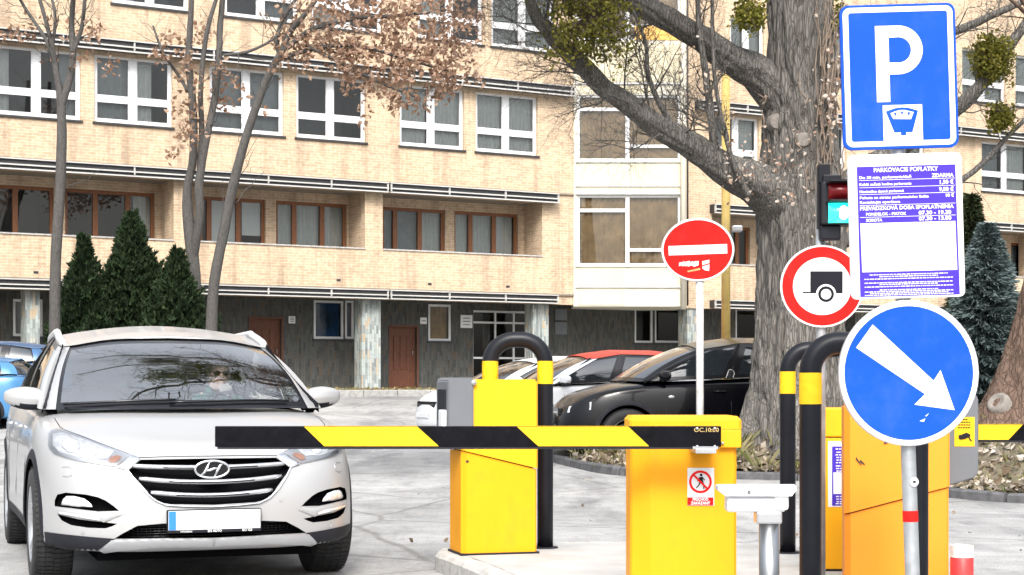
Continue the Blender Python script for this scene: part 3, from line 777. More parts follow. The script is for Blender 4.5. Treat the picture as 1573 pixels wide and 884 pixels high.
# boughs over the roadway, above the picture, mirrored in the windscreens
lim=MB()
for i,(e,yy) in enumerate((((-3.5,13.5,8.2),0),((-6.0,16,9.0),0),((-1.0,13,9.0),0),((-4.5,19,9.5),0),((.5,15,7.8),0),((-5.5,17.5,7.6),0),((-2.6,15,7.4),0),((-4.5,21,10.5),0))):
    p0=pt[int(len(pt)*(.70+.03*i))]; pth=wander(p0,Vector(e),16,.12,rt)
    p2,r2=resamp(pth,[.17*(1-.85*j/16)+.012 for j in range(17)],.25)
    lim.tube(p2,r2,10,0,True,False); twigs(lim,p2,.07,rt,2,22,2.6,None,.05,tmin=.3)
lim.build('upper_bough',M['bark'],bt)
lv=MB()  # mistletoe above the view, added to darken the windscreen reflection over the driver
for (cx,cy,cz,rr_) in ((-2.3,17.0,8.0,1.0),(-2.0,15.9,7.5,.9),(-1.2,16.2,7.6,.5),(-3.4,18.3,8.9,.6),(-1.0,17.6,8.6,.5),(-2.6,14.9,7.1,.7)):
    for _ in range(1500):
        d=rv(rt).normalized(); leaf_at(lv,Vector((cx,cy,cz))+d*rr_*rt.uniform(.2,1)*(1+.5*noise.noise(d*2)),rt.uniform(.05,.10),rt)
lv.build('unseen_mistletoe',leafmat('high_mistletoe_leaf',[(.06,.07,.01),(.14,.13,.03)],.6,.2),bt)
# pruning scars
sc=MB()
for px,py,r_ in ((1194,188,12),(1234,215,11),(1548,1,0)):
    if not r_: continue
    hh,hn,_,_=trbv.ray_cast(Vector((0,0,HC)),(at(px,py,TY)-Vector((0,0,HC))).normalized()); rr_=r_*k
    hn=(hn+Vector((-.1,-1.2,0))).normalized(); sc.M=Matrix.Translation(hh)@hn.to_track_quat('Z','Y').to_matrix().to_4x4()
    sc.lathe([(0,.035),(rr_*.5,.037),(rr_*.90,.030),(rr_*1.05,.0),(rr_*1.3,-.08)],20,0,False,'z')
sc.build('pruning_scar',M['palewood'],bt)
# dry ivy stems and pale leaves on the trunk
iv=MB(); lf=MB(); ri=random.Random(8)
for i in range(46):
    px=ri.choice([ri.uniform(1255,1300),ri.uniform(1255,1300),ri.uniform(1150,1290)]); py=ri.uniform(150,300) if px<1255 else ri.uniform(60,420)
    ln=ri.uniform(60,170) if px>1250 else ri.uniform(25,60)
    pts=[]
    for j in range(7):
        x=px+14*noise.noise(Vector((j*.5,i*3.1,0))); y=py-ln*j/6
        dx=(x-1231)/66; Y=TY-1.02*66*k*math.sqrt(max(.05,1-dx*dx))-ri.uniform(.02,.10)
        pts.append(at(x,y,Y))
    iv.tube(pts,[.012*(1-.6*j/6) for j in range(7)],4,0,True,False)
    for j in range(5 if px<1250 else 4): leaf_at(lf,pts[ri.randrange(7)]+rv(ri,.05),ri.uniform(.03,.07),ri)
for (cx,cy,sx,sy,n,Y) in ((1140,265,40,30,45,20.6),(1200,250,45,30,60,20.5),(1275,160,16,60,50,20.9),(1062,110,45,70,26,20.6),(1215,300,40,18,25,20.7),(1125,215,22,40,30,20.7)):
    for _ in range(n): leaf_at(lf,at(ri.gauss(cx,sx*.55),ri.gauss(cy,sy*.55),Y+ri.uniform(-.25,.15)),ri.uniform(.03,.075),ri)
io=iv.build('ivy_stems',M['twig'],bt); io['kind']='stuff'
o=lf.build('dry_leaves',leafmat('dry_pale_leaf',[(.30,.17,.11),(.55,.42,.33),(.62,.56,.50),(.35,.22,.15)],.8,.2),bt); o['kind']='stuff'
# --- second big tree at the right edge: leaning base
t2=thing('leaning_tree','brown leaning tree with spreading roots at the right edge of the mound','tree',(6.15,19.4,.4))
Y=19.4;k2=Y/F
P=[at(1582,700,Y),at(1586,650,Y),at(1594,590,Y),at(1608,510,Y),at(1625,400,Y),at(1640,200,Y),at(1650,0,Y),at(1655,-250,Y)]
pt2,ra2=resamp(P,[q*k2 for q in (98,84,66,52,46,42,38,22)],.05)
tb=MB(); bark_tube(tb,pt2,ra2,90,.04,(5,.9),lambda L,a:.35*math.exp(-L*2.2)*(.5+.5*math.sin(a*4)),seed=33)
M['bark3']=barkmat('reddish_bark',(.04,.025,.018),(.19,.13,.10),1,.8)
tb.build('trunk',M['bark3'],t2)
lim=MB(); twigs(lim,pt2[len(pt2)//2:],.12,rt,2,14,3.0,ends,.3); lim.build('limb',M['bark3'],t2)
sc=MB(); bv=BVHTree.FromPolygons(tb.v,tb.f); o_=Vector((0,0,HC)); hh,hn,_,_=bv.ray_cast(o_,(at(1532,618,Y)-o_).normalized())
if hh:
    sc.M=Matrix.Translation(hh-hn*.02)@hn.to_track_quat('Z','Y').to_matrix().to_4x4(); sc.lathe([(0,.012),(.05,.012),(.075,.035),(.105,.045),(.13,.02),(.15,-.05)],20,0,True,'z'); sc.build('stump_knot',M['palewood'],t2)

# --- mistletoe clumps
mis=leafmat('mistletoe_leaf',[(.10,.11,.015),(.20,.19,.03),(.30,.27,.05),(.14,.15,.02)],.6,.3)
def mistle(cx,cy,rx,ry,Y,n,label,droop=0,seed=1):
    r=random.Random(seed); c=at(cx,cy,Y); a=rx*Y/F; b=ry*Y/F
    root=thing('mistletoe_clump',label,'mistletoe',c,0,'mistletoe clumps in the old tree')
    mb=MB(); st=MB()
    for i in range(n):
        d=rv(r).normalized(); rad=r.uniform(.25,1.08)**.6*(1+.7*noise.noise(d*2.2+Vector((seed,0,0))))
        p=c+Vector((d.x*a*rad,d.y*a*rad,d.z*b*rad-(droop*r.random()**2 if d.z<0 else 0)))
        for _ in range(4): leaf_at(mb,p+rv(r,.05),r.uniform(.03,.065),r,0,.2)
        if i%6==0: st.tube([c,(c+p)/2+rv(r,.03),p],[.008,.006,.003],3,0,True,False)
    o=mb.build('foliage',mis,root); st.build('stems',M['twig'],root)
mistle(902,26,70,60,19.9,1000,'largest mistletoe clump, drooping from the left bough of the old tree',.25,1)
mistle(1152,22,24,20,21.0,260,'small mistletoe clump on the bough just left of the old trunk',.05,2)
mistle(1523,90,30,34,21.9,900,'dense round mistletoe ball right of the blue parking sign',.05,3)
mistle(1537,180,19,19,21.9,300,'loose little mistletoe tuft above the top awning at the right edge',.05,4)
mistle(1290,30,12,26,21.5,120,'thin mistletoe tuft between the old trunk and the parking sign',.05,5)

# --- thin grey trees on the left with withered leaves
def small_tree(label,base,Y,stems,twn,twL,seed,clusters,leafm,name='bare_tree'):
    r=random.Random(seed); root=thing(name,label,'tree',at(*base,Y))
    tr=MB(); lb_=MB(); e=[]
    for si,(px,rad) in enumerate(stems):
        pts=[at(a,b,Y+(.0 if si==0 else r.uniform(-.25,.25))*min(1,j)) for j,(a,b) in enumerate(px)]
        p,q=resamp(pts,[x*Y/F for x in rad],.16)
        if si==0 or rad[0]>7: bark_tube(tr,p,q,14,.006,(8,1),seed=seed+si)
        else: lb_.tube(p,q,8,0,True,False)
        twigs(lb_,p[len(p)//3:] if rad[0]>6 else p,.03,r,2 if twn>6 else 1,twn,twL,e,.25)
    tr.build('trunk',M['bark2'],root); lb_.build('limb',M['twig'] if 0 else M['bark2'],root)
    if clusters:
        lv=MB()
        for (cx,cy,sx,sy,n) in clusters:
            for _ in range(max(1,n//12)):
                c=at(cx+r.uniform(-1,1)*sx,cy+r.uniform(-1,1)*sy,Y+r.uniform(-.9,.9))
                for _ in range(9): leaf_at(lv,c+Vector((r.gauss(0,.10),r.gauss(0,.10),r.gauss(-.05,.11))),r.uniform(.07,.145),r,0,.6)
        o=lv.build('withered_leaves',leafm,root)
    return root
lm=leafmat('withered_leaf',[(.22,.125,.075),(.37,.235,.16),(.52,.37,.275),(.31,.185,.12)],.85,.4)
YA=37
small_tree('slender bare grey tree standing left of the dark conifer hedge',(84,560),36.5,
 [([(82,640),(84,520),(86,400),(93,280),(95,200),(93,150),(86,110),(80,70),(70,30),(55,-20)],[10,9.5,8.5,8,7.5,6.5,5,4,3.2,2.5]),
  ([(95,160),(107,120),(112,85),(110,40),(113,-10)],[6.5,6,5.5,4.5,4]),
  ([(112,80),(125,45),(130,0),(128,-30)],[4,3.2,2.8,2]),
  ([(86,100),(70,60),(40,15),(20,-20)],[4,3,2.5,2]),([(80,75),(85,30),(78,-10)],[3,2.5,2])],9,1.2,21,
 [(20,48,26,9,70),(130,45,22,12,45),(98,85,20,12,30),(140,90,8,10,18),(178,92,14,5,18),(62,20,50,18,30)],lm)
small_tree('forked grey tree with brown leaf tufts rising behind the dark conifer hedge',(300,560),38.6,
 [([(300,640),(300,500),(298,420),(289,330),(288,290),(297,240),(296,160),(290,100),(292,40),(296,-30)],[11,10.5,10,9,7,6.5,6,5.5,5,4]),
  ([(296,400),(307,330),(306,280),(318,210),(330,150),(336,90),(338,40),(345,-30)],[8,7,6.5,6,5.5,5,5,4]),
  ([(306,270),(310,200),(308,150),(312,90),(320,40),(335,-10)],[5,4.5,4,4,3.5,3]),
  ([(289,140),(270,110),(250,80),(235,40)],[3,2.5,2,1.5])],7,1.0,22,
 [(270,72,28,16,140),(300,115,22,12,110),(290,165,18,14,110),(300,200,20,16,100),(350,110,18,10,70),(345,150,16,8,60),(262,232,14,5,35),(375,140,7,8,20),(395,160,14,5,20),(300,40,22,20,60),(180,93,16,8,30),(130,40,30,14,60)],lm)
small_tree('leaning grey tree with a dense spray of brown withered leaves over the upper windows',(325,560),36.8,
 [([(322,640),(325,500),(330,430),(345,350),(357,290),(375,220),(395,160),(415,110),(432,80),(445,50),(470,20),(500,-20)],[10,9,8.5,8,7.5,7,6.5,6,5.5,5,4,3]),
  ([(420,95),(470,78),(520,70),(570,75),(620,90),(690,110)],[4,3.5,3.2,3,2.5,1.5]),
  ([(436,78),(480,45),(540,30),(600,25),(660,20)],[4.5,4,3.5,3,2]),
  ([(430,85),(425,60),(440,20),(470,-20)],[4,3.5,3,2]),
  ([(470,70),(530,100),(590,130),(640,150)],[3.2,2.8,2.3,1.5]),([(345,85),(380,80),(420,60),(440,30)],[2.5,2.5,2,2])],9,1.5,23,
 [(470,62,50,16,300),(530,45,75,40,520),(600,40,75,44,620),(655,75,60,40,560),(560,95,70,30,330),(605,120,80,24,420),(640,145,32,16,130),(695,100,26,36,240),(680,20,60,22,260),(708,45,34,34,160),(470,90,50,14,90),(555,173,9,9,26),(555,12,110,16,420),(500,84,34,14,110),(620,158,18,8,50),(722,118,16,8,36),(430,30,40,26,90),(665,128,30,10,90)],lm)
# --- conifers
def conifer(label,cx,top,base,hw,Y,n,mat,seed,sz=(.07,.15),name='conifer_shrub',lay=False,group=None):
    r=random.Random(seed); b=at(cx,base,Y); b.z=gz(Y); zt=at(cx,top,Y).z; H=zt-b.z; W=hw*Y/F
    root=thing(name,label,'conifer',b,0,group)
    tr=MB(); tr.tube([b,b+Vector((0,0,H*.9))],[.12,.02],8); tr.build('trunk',M['bark2'],root)
    mb=MB()
    if not lay:                                              # tufted sprays over an uneven cone
        nt_=n//70
        for i in range(nt_):
            t=r.random()**.75; a=r.uniform(0,2*PI); sb=r.choice([(0,1,.8),(0,1,.8),(0,1,.8),(-.42,.76,.62),(.46,.68,.60),(.12,.85,.6)]); sg=(1 if seed%2 else -1)
            prof=(1-t)**.8*(1 if t>.12 else .8+t*1.6)
            rad=W*(prof**1.35)*(1+.6*noise.noise(Vector((math.cos(a)*2,math.sin(a)*2,t*5+seed)))+r.uniform(-.34,.12))
            rad*=sb[2]; c=b+Vector((math.cos(a)*rad+sb[0]*W*sg*(1-.35*t)*.75,math.sin(a)*rad,H*t*sb[1])); out=Vector((math.cos(a)*.55,math.sin(a)*.55,1)).normalized()
            L_=r.uniform(.28,.55)*(1-.62*t)
            for k_ in range(70):
                u=r.random(); w_=(1-u)*.5*L_
                p=c+out*(u*L_)+Vector((r.gauss(0,w_*.5),r.gauss(0,w_*.5),r.gauss(0,w_*.3)))
                d=(out+rv(r,.6)).normalized(); s=r.uniform(*sz); w=d.cross(rv(r)).normalized()*s*.3
                mb.add([p-w,p+w,p+d*s],[(0,1,2)])
    for i in range(n if lay else n//4):
        t=r.random()**.8; a=r.uniform(0,2*PI)
        prof=(1-t)**(.75 if lay else 1.3)*(1 if t>.12 else .75+t*2)*(1 if lay else .75)
        lump=1+.28*noise.noise(Vector((math.cos(a)*1.6,math.sin(a)*1.6,t*6+seed)))+.14*noise.noise(Vector((math.cos(a)*5,math.sin(a)*5,t*18+seed)))
        rad=W*prof*(lump if lay else lump+.55*noise.noise(Vector((math.cos(a)*3.2,math.sin(a)*3.2,t*11+seed))))*(1-.35*r.random()**2)
        if lay:
            q=(t*13+.6*math.sin(a*3+seed))%1; rad*=.55+.5*(1-q)
        p=b+Vector((math.cos(a)*rad,math.sin(a)*rad,H*t))
        out=Vector((math.cos(a),math.sin(a),.0))
        d=(out*(.8 if not lay else 1)+Vector((0,0,1.1 if not lay else -.15))+rv(r,.5)).normalized()
        s=r.uniform(*sz)*(1-.35*t); w=d.cross(rv(r)).normalized()*s*(.22 if not lay else .13)
        mb.add([p-w,p+w,p+d*s+w*.25,p+d*s-w*.25],[(0,1,2,3)])
    mb.build('foliage',mat,root); return root
cy=leafmat('dark_cypress_leaf',[(.008,.018,.007),(.016,.034,.011),(.034,.060,.020),(.012,.026,.010)],.8,.06)
G='dark conifers clumped behind the silver car'
conifer('shorter dark green conifer at the left of the clump',130,372,560,96,38.0,40000,cy,1,group=G)
conifer('tallest pointed dark green conifer in the middle of the clump',202,337,560,150,38.6,60000,cy,2,group=G)
conifer('broad low dark green conifer at the right of the clump',272,394,560,120,37.8,40000,cy,3,group=G)
sp=leafmat('blue_spruce_needle',[(.05,.075,.072),(.10,.14,.14),(.16,.21,.21),(.07,.10,.095)],.7,.1)
pn=leafmat('dark_pine_needle',[(.012,.022,.01),(.03,.045,.015),(.06,.075,.03),(.02,.035,.014)],.7,.1)
conifer('blue-green spruce with drooping layered twigs beside the price board',1516,345,560,98,27.5,32000,sp,6,(.12,.24),'spruce_tree',True)
conifer('dark green spruce with a thin pointed top just right of the price board',1492,300,560,52,29.5,14000,pn,7,(.14,.28),'spruce_tree',True)

# --- litter and grass
r=random.Random(77)
lt=MB()
for i in range(15000):
    x=r.uniform(.6,9.5); y=r.uniform(16.5,23)
    if not inside(x,y): continue
    z=mz(x,y); leaf_at(lt,Vector((x,y,z+r.uniform(.0,.05))),r.uniform(.05,.12),r,0,.4)
for i in range(420):
    x=r.uniform(-1,10); y=r.uniform(9,21)
    if inside(x,y) or r.random()<.6: continue
    leaf_at(lt,Vector((x,y,gz(y)+.01)),r.uniform(.03,.06),r,0,.2)
o=lt.build('leaf_litter',leafmat('litter_leaf',[(.10,.07,.045),(.24,.18,.12),(.42,.36,.29),(.52,.47,.41),(.16,.11,.07)],.85,.1)); o['kind']='stuff'
tag(o,'dry fallen leaves scattered over the tree mound and paving','fallen leaves')
gr=MB()
def tuft(x,y,z,h,n):
    for _ in range(n):
        p=Vector((x+r.gauss(0,.08),y+r.gauss(0,.08),z)); d=Vector((r.gauss(0,.4),r.gauss(0,.4),1)).normalized(); w=Vector((r.uniform(-1,1),r.uniform(-1,1),0)).normalized()*.008
        gr.add([p-w,p+w,p+d*h*.6+w*.7,p+d*h+Vector((d.x,d.y,-.15))*h*.4],[(0,1,2,3)])
for _ in range(900):
    x=r.uniform(.7,8); y=r.uniform(17,23)
    if inside(x,y): tuft(x,y,mz(x,y),r.uniform(.06,.26 if y>19 else .14),7)
for _ in range(40): x,y=2.35+r.gauss(0,.25),20.7+r.gauss(0,.12); tuft(x,y,mz(x,y),r.uniform(.3,.55),5)
for _ in range(1300):
    t=r.uniform(T0,ft(1000)); q=BM@Vector((t,r.uniform(-2.95,-1),1.0)); tuft(q.x,q.y,1.0,r.uniform(.05,.12),4)
o=gr.build('grass',leafmat('winter_grass',[(.10,.11,.03),(.20,.19,.07),(.32,.28,.15),(.08,.10,.03)],.8,.2)); tag(o,'sparse winter grass on the mound and along the facade','grass',kind='stuff')
lt=MB()
for _ in range(3500):
    t=r.uniform(T0,ft(1000)); q=BM@Vector((t,r.uniform(-2.95,-1),1.02)); leaf_at(lt,q,r.uniform(.06,.12),r)
o=lt.build('facade_leaf_litter',leafmat('strip_leaf',[(.20,.15,.06),(.38,.30,.14),(.30,.26,.10)],.85,.1)); tag(o,'brown and yellow leaves lying in the strip along the facade','fallen leaves',kind='stuff')
# --- lamp pole
o=MB(); Y=27.0; b=at(1115,560,Y); o.tube([(b.x,b.y,gz(Y)),(b.x,b.y,at(0,108,Y).z)],[.075,.066],16); 
lp=thing('yellow_pole','tall plain yellow metal pole standing behind the black car','pole',(b.x,b.y,gz(Y)))
o.build('pole',pbr('ochre_pole_paint',(.52,.37,.11),.6,var=.12,dirt=.5,dirtc=(.3,.2,.08),scale=4),lp)
o=MB(); o.lathe([(.0,.05),(.06,.045),(.07,0),(.07,-.06)],16,0,True,'z',(b.x,b.y,at(0,108,Y).z)); o.build('pole_cap',M['greybox'],lp)
o=MB(); c=at(1126,352,Y-.1); o.box((c.x-.02,c.y-.1,c.z-.05),(c.x+.14,c.y+.05,c.z+.05),0,.02); o.build('floodlight',M['signback'],lp)
# ================================================================== CARS
def crom(P,s):
    n=len(P)-1; s=max(0,min(n-1e-9,s)); i=int(s); t=s-i
    p0=P[i-1] if i>0 else P[0]*2-P[1]; p1=P[i];p2=P[i+1]; p3=P[i+2] if i+2<=n else P[n]*2-P[n-1]
    return .5*((2*p1)+(-p0+p2)*t+(2*p0-5*p1+4*p2-p3)*t*t+(-p0+3*p1-3*p2+p3)*t**3)
def interp(tab,x):
    tab=sorted(tab)
    if x<=tab[0][0]: return tab[0][1]
    for (a,va),(b,vb) in zip(tab,tab[1:]):
        if x<=b:
            t=(x-a)/(b-a); t=t*t*(3-2*t)*.5+t*.5; return va+(vb-va)*t
    return tab[-1][1]
SUV=dict(plan=[(.865,.45),(.80,.66),(.66,.83),(.42,.935),(.0,.965),(-.42,.955),(-1.3,.95),(-2.2,.955),(-2.67,.97),(-3.05,.935),(-3.35,.82),(-3.5,.45)],
  zb=.235, top=[.775,.80,.86,.935,1.01,1.045,1.07,1.12,1.15,1.17,1.15,1.12],
  crown=[(.87,.79),(.75,.835),(.5,.925),(.25,1.00),(.05,1.06),(-.1,1.075),(-3.5,1.10)], nose=.05,
  A=[(.02,0,1.07),(-.02,.40,1.07),(-.21,.805,1.057),(-.33,.888,1.065),(-1.30,.885,1.10),(-1.42,.885,1.105),(-2.25,.88,1.14),(-2.4,.875,1.15),(-2.95,.83,1.19),(-3.2,.74,1.18),(-3.38,.4,1.14),(-3.42,0,1.13)],
  B=[(-.93,0,1.525),(-.95,.36,1.515),(-1.0,.645,1.468),(-1.14,.695,1.48),(-1.52,.69,1.54),(-1.62,.69,1.545),(-2.3,.67,1.53),(-2.42,.665,1.52),(-2.85,.63,1.46),(-3.0,.58,1.45),(-3.1,.35,1.49),(-3.12,0,1.50)],
  roof=[(-.9,1.535),(-1.2,1.585),(-1.6,1.63),(-2.3,1.625),(-3.1,1.54)], wb=2.67, tr=.835, R=.355, tw=.235, arch=.405)
def make_car(name,label,P,loc,rz,pm,kx=1,ky=1,kz=1,group=None,feat=None,rails=False,roofmat=None,spokes=5,dark=True,interior=False,arch_trim=True,mirr=True,pillar=None,roofdark=None):
    root=thing(name,label,'car',loc,rz,group)
    sc=lambda p:Vector((p[0]*kx,p[1]*ky,p[2]*kz))
    # ---- body
    plan=P['plan']; N=len(plan)
    nrm=[]
    for i in range(N):
        a=Vector(plan[max(i-1,0)]) if i else Vector((plan[0][0]+.02,0)); b=Vector(plan[min(i+1,N-1)]) if i<N-1 else Vector((plan[-1][0]-.02,0))
        t=(b-a).normalized(); nrm.append(Vector((t.y,-t.x)) if i<N else t)
    fr=P.get('rows',[(0,.07),(.06,.0),(.30,-.0),(.56,.004),(.78,.02),(.93,.052),(1,.10)])
    mb=MB(); ring=[];NX=4
    hw=P['plan'][0][1]
    def pt_(i,k,sgn):
        x,y=plan[i]; n=nrm[i]; f,ins=fr[k]
        if i<=2: ins=ins+ (P['nose']*(f**3) if k>2 else 0)
        z=P['zb']+(P['top'][i]-P['zb'])*f
        return sc((x-n.x*ins,(y-n.y*ins)*sgn,z))
    vid={}
    bmm=bmesh.new()
    def V(key,co):
        if key not in vid: vid[key]=bmm.verts.new(co)
        return vid[key]
    def side(i,k,s): return V(('s',i,k,s),pt_(i,k,s))
    def cross(i,k,j):                   # interior points of front/rear faces and of top/bottom rows, j=1..NX-1 from +y to -y
        a=pt_(i,k,1); b=pt_(i,k,-1); t=j/NX; c=a.lerp(b,t)
        bow=1-(2*t-1)**2
        if k==len(fr)-1:
            zc=interp(P['crown'],c.x/kx)*kz; w=min(1,bow*1.25); c.z=a.z+(zc-a.z)*w
        if i==0: c.x+=P.get('bow',.035)*kx*bow
        if i==N-1: c.x-=.06*kx*bow
        if i in(0,) and k==len(fr)-1: c.z=a.z+(P['crown'][0][1]*kz-a.z)*bow
        return V(('c',i,k,j),c)
    K=len(fr)
    def cr(i,k,j): return side(i,k,1) if j==0 else side(i,k,-1) if j==NX else cross(i,k,j)
    for s in (1,-1):
        for i in range(N-1):
            for k in range(K-1):
                q=[side(i,k,s),side(i+1,k,s),side(i+1,k+1,s),side(i,k+1,s)]; bmm.faces.new(q if s<0 else q[::-1])
    for k in range(K-1):
        for j in range(NX):
            bmm.faces.new([cr(0,k,j),cr(0,k+1,j),cr(0,k+1,j+1),cr(0,k,j+1)][::-1])
            bmm.faces.new([cr(N-1,k,j),cr(N-1,k+1,j),cr(N-1,k+1,j+1),cr(N-1,k,j+1)])
    for i in range(N-1):
        for j in range(NX):
            bmm.faces.new([cr(i,K-1,j),cr(i+1,K-1,j),cr(i+1,K-1,j+1),cr(i,K-1,j+1)][::-1]); bmm.faces.new([cr(i,0,j),cr(i+1,0,j),cr(i+1,0,j+1),cr(i,0,j+1)])
    bmesh.ops.recalc_face_normals(bmm,faces=bmm.faces[:])
    cl=bmm.edges.layers.float.get('crease_edge') or bmm.edges.layers.float.new('crease_edge')
    mb.bm(bmm,0,True)
    body=mb.build('body',[pm,M['void'],M['void']],root,local=True,weld=0)
    for p in body.data.polygons: p.use_smooth=True
    modded(body,[('SUBSURF',dict(levels=3,render_levels=3))])
    for p in body.data.polygons: p.use_smooth=True
    mw=rootmat(root); bvh=BVHTree.FromPolygons([v.co.copy() for v in body.data.vertices],[list(p.vertices) for p in body.data.polygons])
    # ---- cut-outs
    cuts=[]
    def cutter(mb,mi=1):
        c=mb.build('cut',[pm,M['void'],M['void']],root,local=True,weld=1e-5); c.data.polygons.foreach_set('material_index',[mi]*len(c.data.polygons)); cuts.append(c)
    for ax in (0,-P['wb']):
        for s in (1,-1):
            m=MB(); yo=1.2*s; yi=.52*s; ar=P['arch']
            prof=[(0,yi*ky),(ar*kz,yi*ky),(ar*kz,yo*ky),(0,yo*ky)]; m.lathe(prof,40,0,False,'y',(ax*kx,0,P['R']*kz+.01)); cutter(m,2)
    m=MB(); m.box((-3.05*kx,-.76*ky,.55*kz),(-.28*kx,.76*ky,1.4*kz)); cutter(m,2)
    if feat: feat('cut',root,bvh,mw,cutter,sc)
    modded(body,[('BOOLEAN',dict(object=c,operation='DIFFERENCE',solver='EXACT')) for c in cuts])
    for c in cuts: bpy.data.objects.remove(c)
    for p in body.data.polygons: p.use_smooth=(p.material_index!=2)
    if hasattr(body.data,'set_sharp_from_angle'): body.data.set_sharp_from_angle(angle=R(38))
    # ---- cabin
    A=[sc(p) for p in P['A']]; B=[sc(p) for p in P['B']]
    def S(s,v,sg=1,off=0):
        a=crom(A,s); b=crom(B,s); p=a.lerp(b,v)
        t=(crom(A,min(11,s+.05))-crom(A,max(0,s-.05))); n=t.cross(b-a).normalized()
        if n.dot(Vector((0,1,0)) if 2<s<9 else Vector((1 if s<3 else -1,0,0)))<0: n=-n
        p=p+n*(.045*math.sin(PI*v)*(1 if s<2 or s>9 else .55)+off)
        return Vector((p.x,p.y*sg,p.z))
    cab=MB()
    for s in (1,-1):
        for a,b in ((2,3),(4,5),(6,7),(8,9)):
            pass
        for a,b in P.get('pill',((1.93,3.0),(4,5),(6,7),(8,9.08))):
            cab.grid(lambda u,v:S(a+(b-a)*u,v,s),5,8,(1 if a in(4,6) else 0),True,s>0)
            cab.grid(lambda u,v:S(a+(b-a)*u,v,s,-.035),5,8,1,True,s<0)
    # roof
    def roofp(u,v,sg,off=0):
        s=u*11; b=crom(B,s)*1.0
        bx=max(min(b.x,interp([(0,-.93),(11,-.93)],0)*kx),-3.12*kx)
        c=Vector((b.x,0,interp(P['roof'],b.x/kx)*kz))
        e=1-(1-v)**2.0
        p=Vector((b.x+(c.x-b.x)*v, b.y*(1-v), b.z+(c.z-b.z)*(1-(1-v)**1.9) + .02*math.sin(PI*v)*0))
        return Vector((p.x,p.y*sg,p.z+.006+off))
    for s in (1,-1): cab.grid(lambda u,v:roofp(u,v,s),44,10,2,True,s>0)
    for s in (1,-1): cab.grid(lambda u,v:roofp(u,v,s,-.04),44,10,1,True,s<0)
    co=cab.build('roof',[pillar or pm,M['gloss'],roofmat or pm],root,local=True,weld=.004)
    for p in co.data.polygons: p.use_smooth=True
    def gl(name,a,b,s,par=root,frit=.035,mat=None,nu=14,v0=0,v1=1):
        g=MB(); 
        if s==0:                                         # wrap across the centre
            full=lambda u,v:(S(b*(1-2*u) if u<.5 else b*(2*u-1),v0+(v1-v0)*v,1 if u<.5 else -1,-.004)) if a==0 else (S(11-(11-a)*(1-2*u) if u<.5 else 11-(11-a)*(2*u-1),v,1 if u<.5 else -1,-.004))
            nu=40; g.grid(full,nu,12,0,True,a==0)
            g.m=[1 if (i//12<1 or i//12>=nu-1 or i%12==0 or (i%12==11)) else 0 for i in range(nu*12)]
        else:
            g.grid(lambda u,v:S(a+(b-a)*u,v,s,-.006),nu,10,0,True,s>0)
            g.m=[1 if (i//10<1 or i//10>=nu-1 or i%10==9 or i%10==0) else 0 for i in range(nu*10)]
        return g.build(name,[mat or (M['cglass'] if not dark else M['dglass']),M['gloss']],par,local=True)
    gl('windshield',0,1.95,0,mat=M['cglass'] if interior else None); gl('rear_window',9.05,11,0)
    for s in (1,-1):
        for a,b in ((3,4),(5,6),(7,8)): gl('side_window',a,b,s,mat=M['cglass2'] if interior else None)
    # ---- wheels
    def wheel(x,y,s):
        Rw=P['R']*kz; w=P['tw']; rr=Rw*.66; c=(x,0,Rw)
        def L(prof,mi,n=48,sm=True,m=None): (m or T).lathe([(r,(y+s*h)) for r,h in prof],n,mi,sm,'y',(x,0,Rw))
        T=MB(); h=w/2
        L([(rr*.97,-h*.9),(rr*1.05,-h),(Rw*.93,-h),(Rw*.985,-h*.8),(Rw,-h*.55),(Rw,h*.55),(Rw*.985,h*.8),(Rw*.93,h),(rr*1.06,h*1.02),(rr*.99,h*.9),(rr*.97,-h*.9)],0)
        for k in range(64):                                   # tread blocks
            a=2*PI*k/64; ca,sa=math.cos(a),math.sin(a)
            for (h0,h1) in ((-.92,-.45),(.45,.92),(-.38,-.03),(.03,.38)):
                vs=[]
                for hh in (h0,h1):
                    for da,r_ in ((-.030,Rw*.992),(.030,Rw*.992),(.030,Rw+.007 if abs(hh)<.8 else Rw*.985),(-.030,Rw+.007 if abs(hh)<.8 else Rw*.985)):
                        aa=a+da+(.02 if hh>0 else 0); vs.append((x+math.cos(aa)*r_,y+s*hh*h,Rw+math.sin(aa)*r_))
                T.add(vs,[(0,1,2,3),(7,6,5,4),(2,6,7,3),(0,3,7,4),(1,5,6,2)],0)
        t=T.build('wheel',M['rubber'],root,local=True)
        Rm=MB()
        Rm.lathe([(rr*1.0,y+s*h*.98),(rr*.93,y+s*h*.95),(rr*.90,y+s*h*.4),(rr*.88,y-s*h*.6)],48,0,True,'y',c)
        for k in range(spokes):
            a=2*PI*k/spokes+.3
            for da in (-.13,.13):
                P_=[]
                for r_,wd_ in ((.035,.030),(rr*.5,.020),(rr*.92,.022)):
                    aa=a+da*min(1,r_/(rr*.5)*1.0)
                    for q in (-1,1):
                        for hh in (.80 if r_<rr*.6 else .92,.45):
                            P_.append((x+math.cos(aa)*r_-math.sin(aa)*q*wd_*.7, y+s*h*hh, Rw+math.sin(aa)*r_+math.cos(aa)*q*wd_*.7))
                f=[]
                for z in (0,4): f+=[(z,z+4,z+6,z+2),(z+1,z+3,z+7,z+5),(z,z+1,z+5,z+4),(z+2,z+6,z+7,z+3)]
                Rm.add(P_,f,0)
        Rm.lathe([(0,y+s*h*.86),(.03,y+s*h*.86),(.05,y+s*h*.8),(.055,y+s*h*.4)],20,0,True,'y',c)
        Rm.build('rim',M['rim'],t,local=True)
        D_=MB(); D_.lathe([(0,y+s*h*.12),(rr*.72,y+s*h*.12),(rr*.74,y)],30,0,True,'y',c); D_.build('brake_disc',M['greybox'],t,local=True)
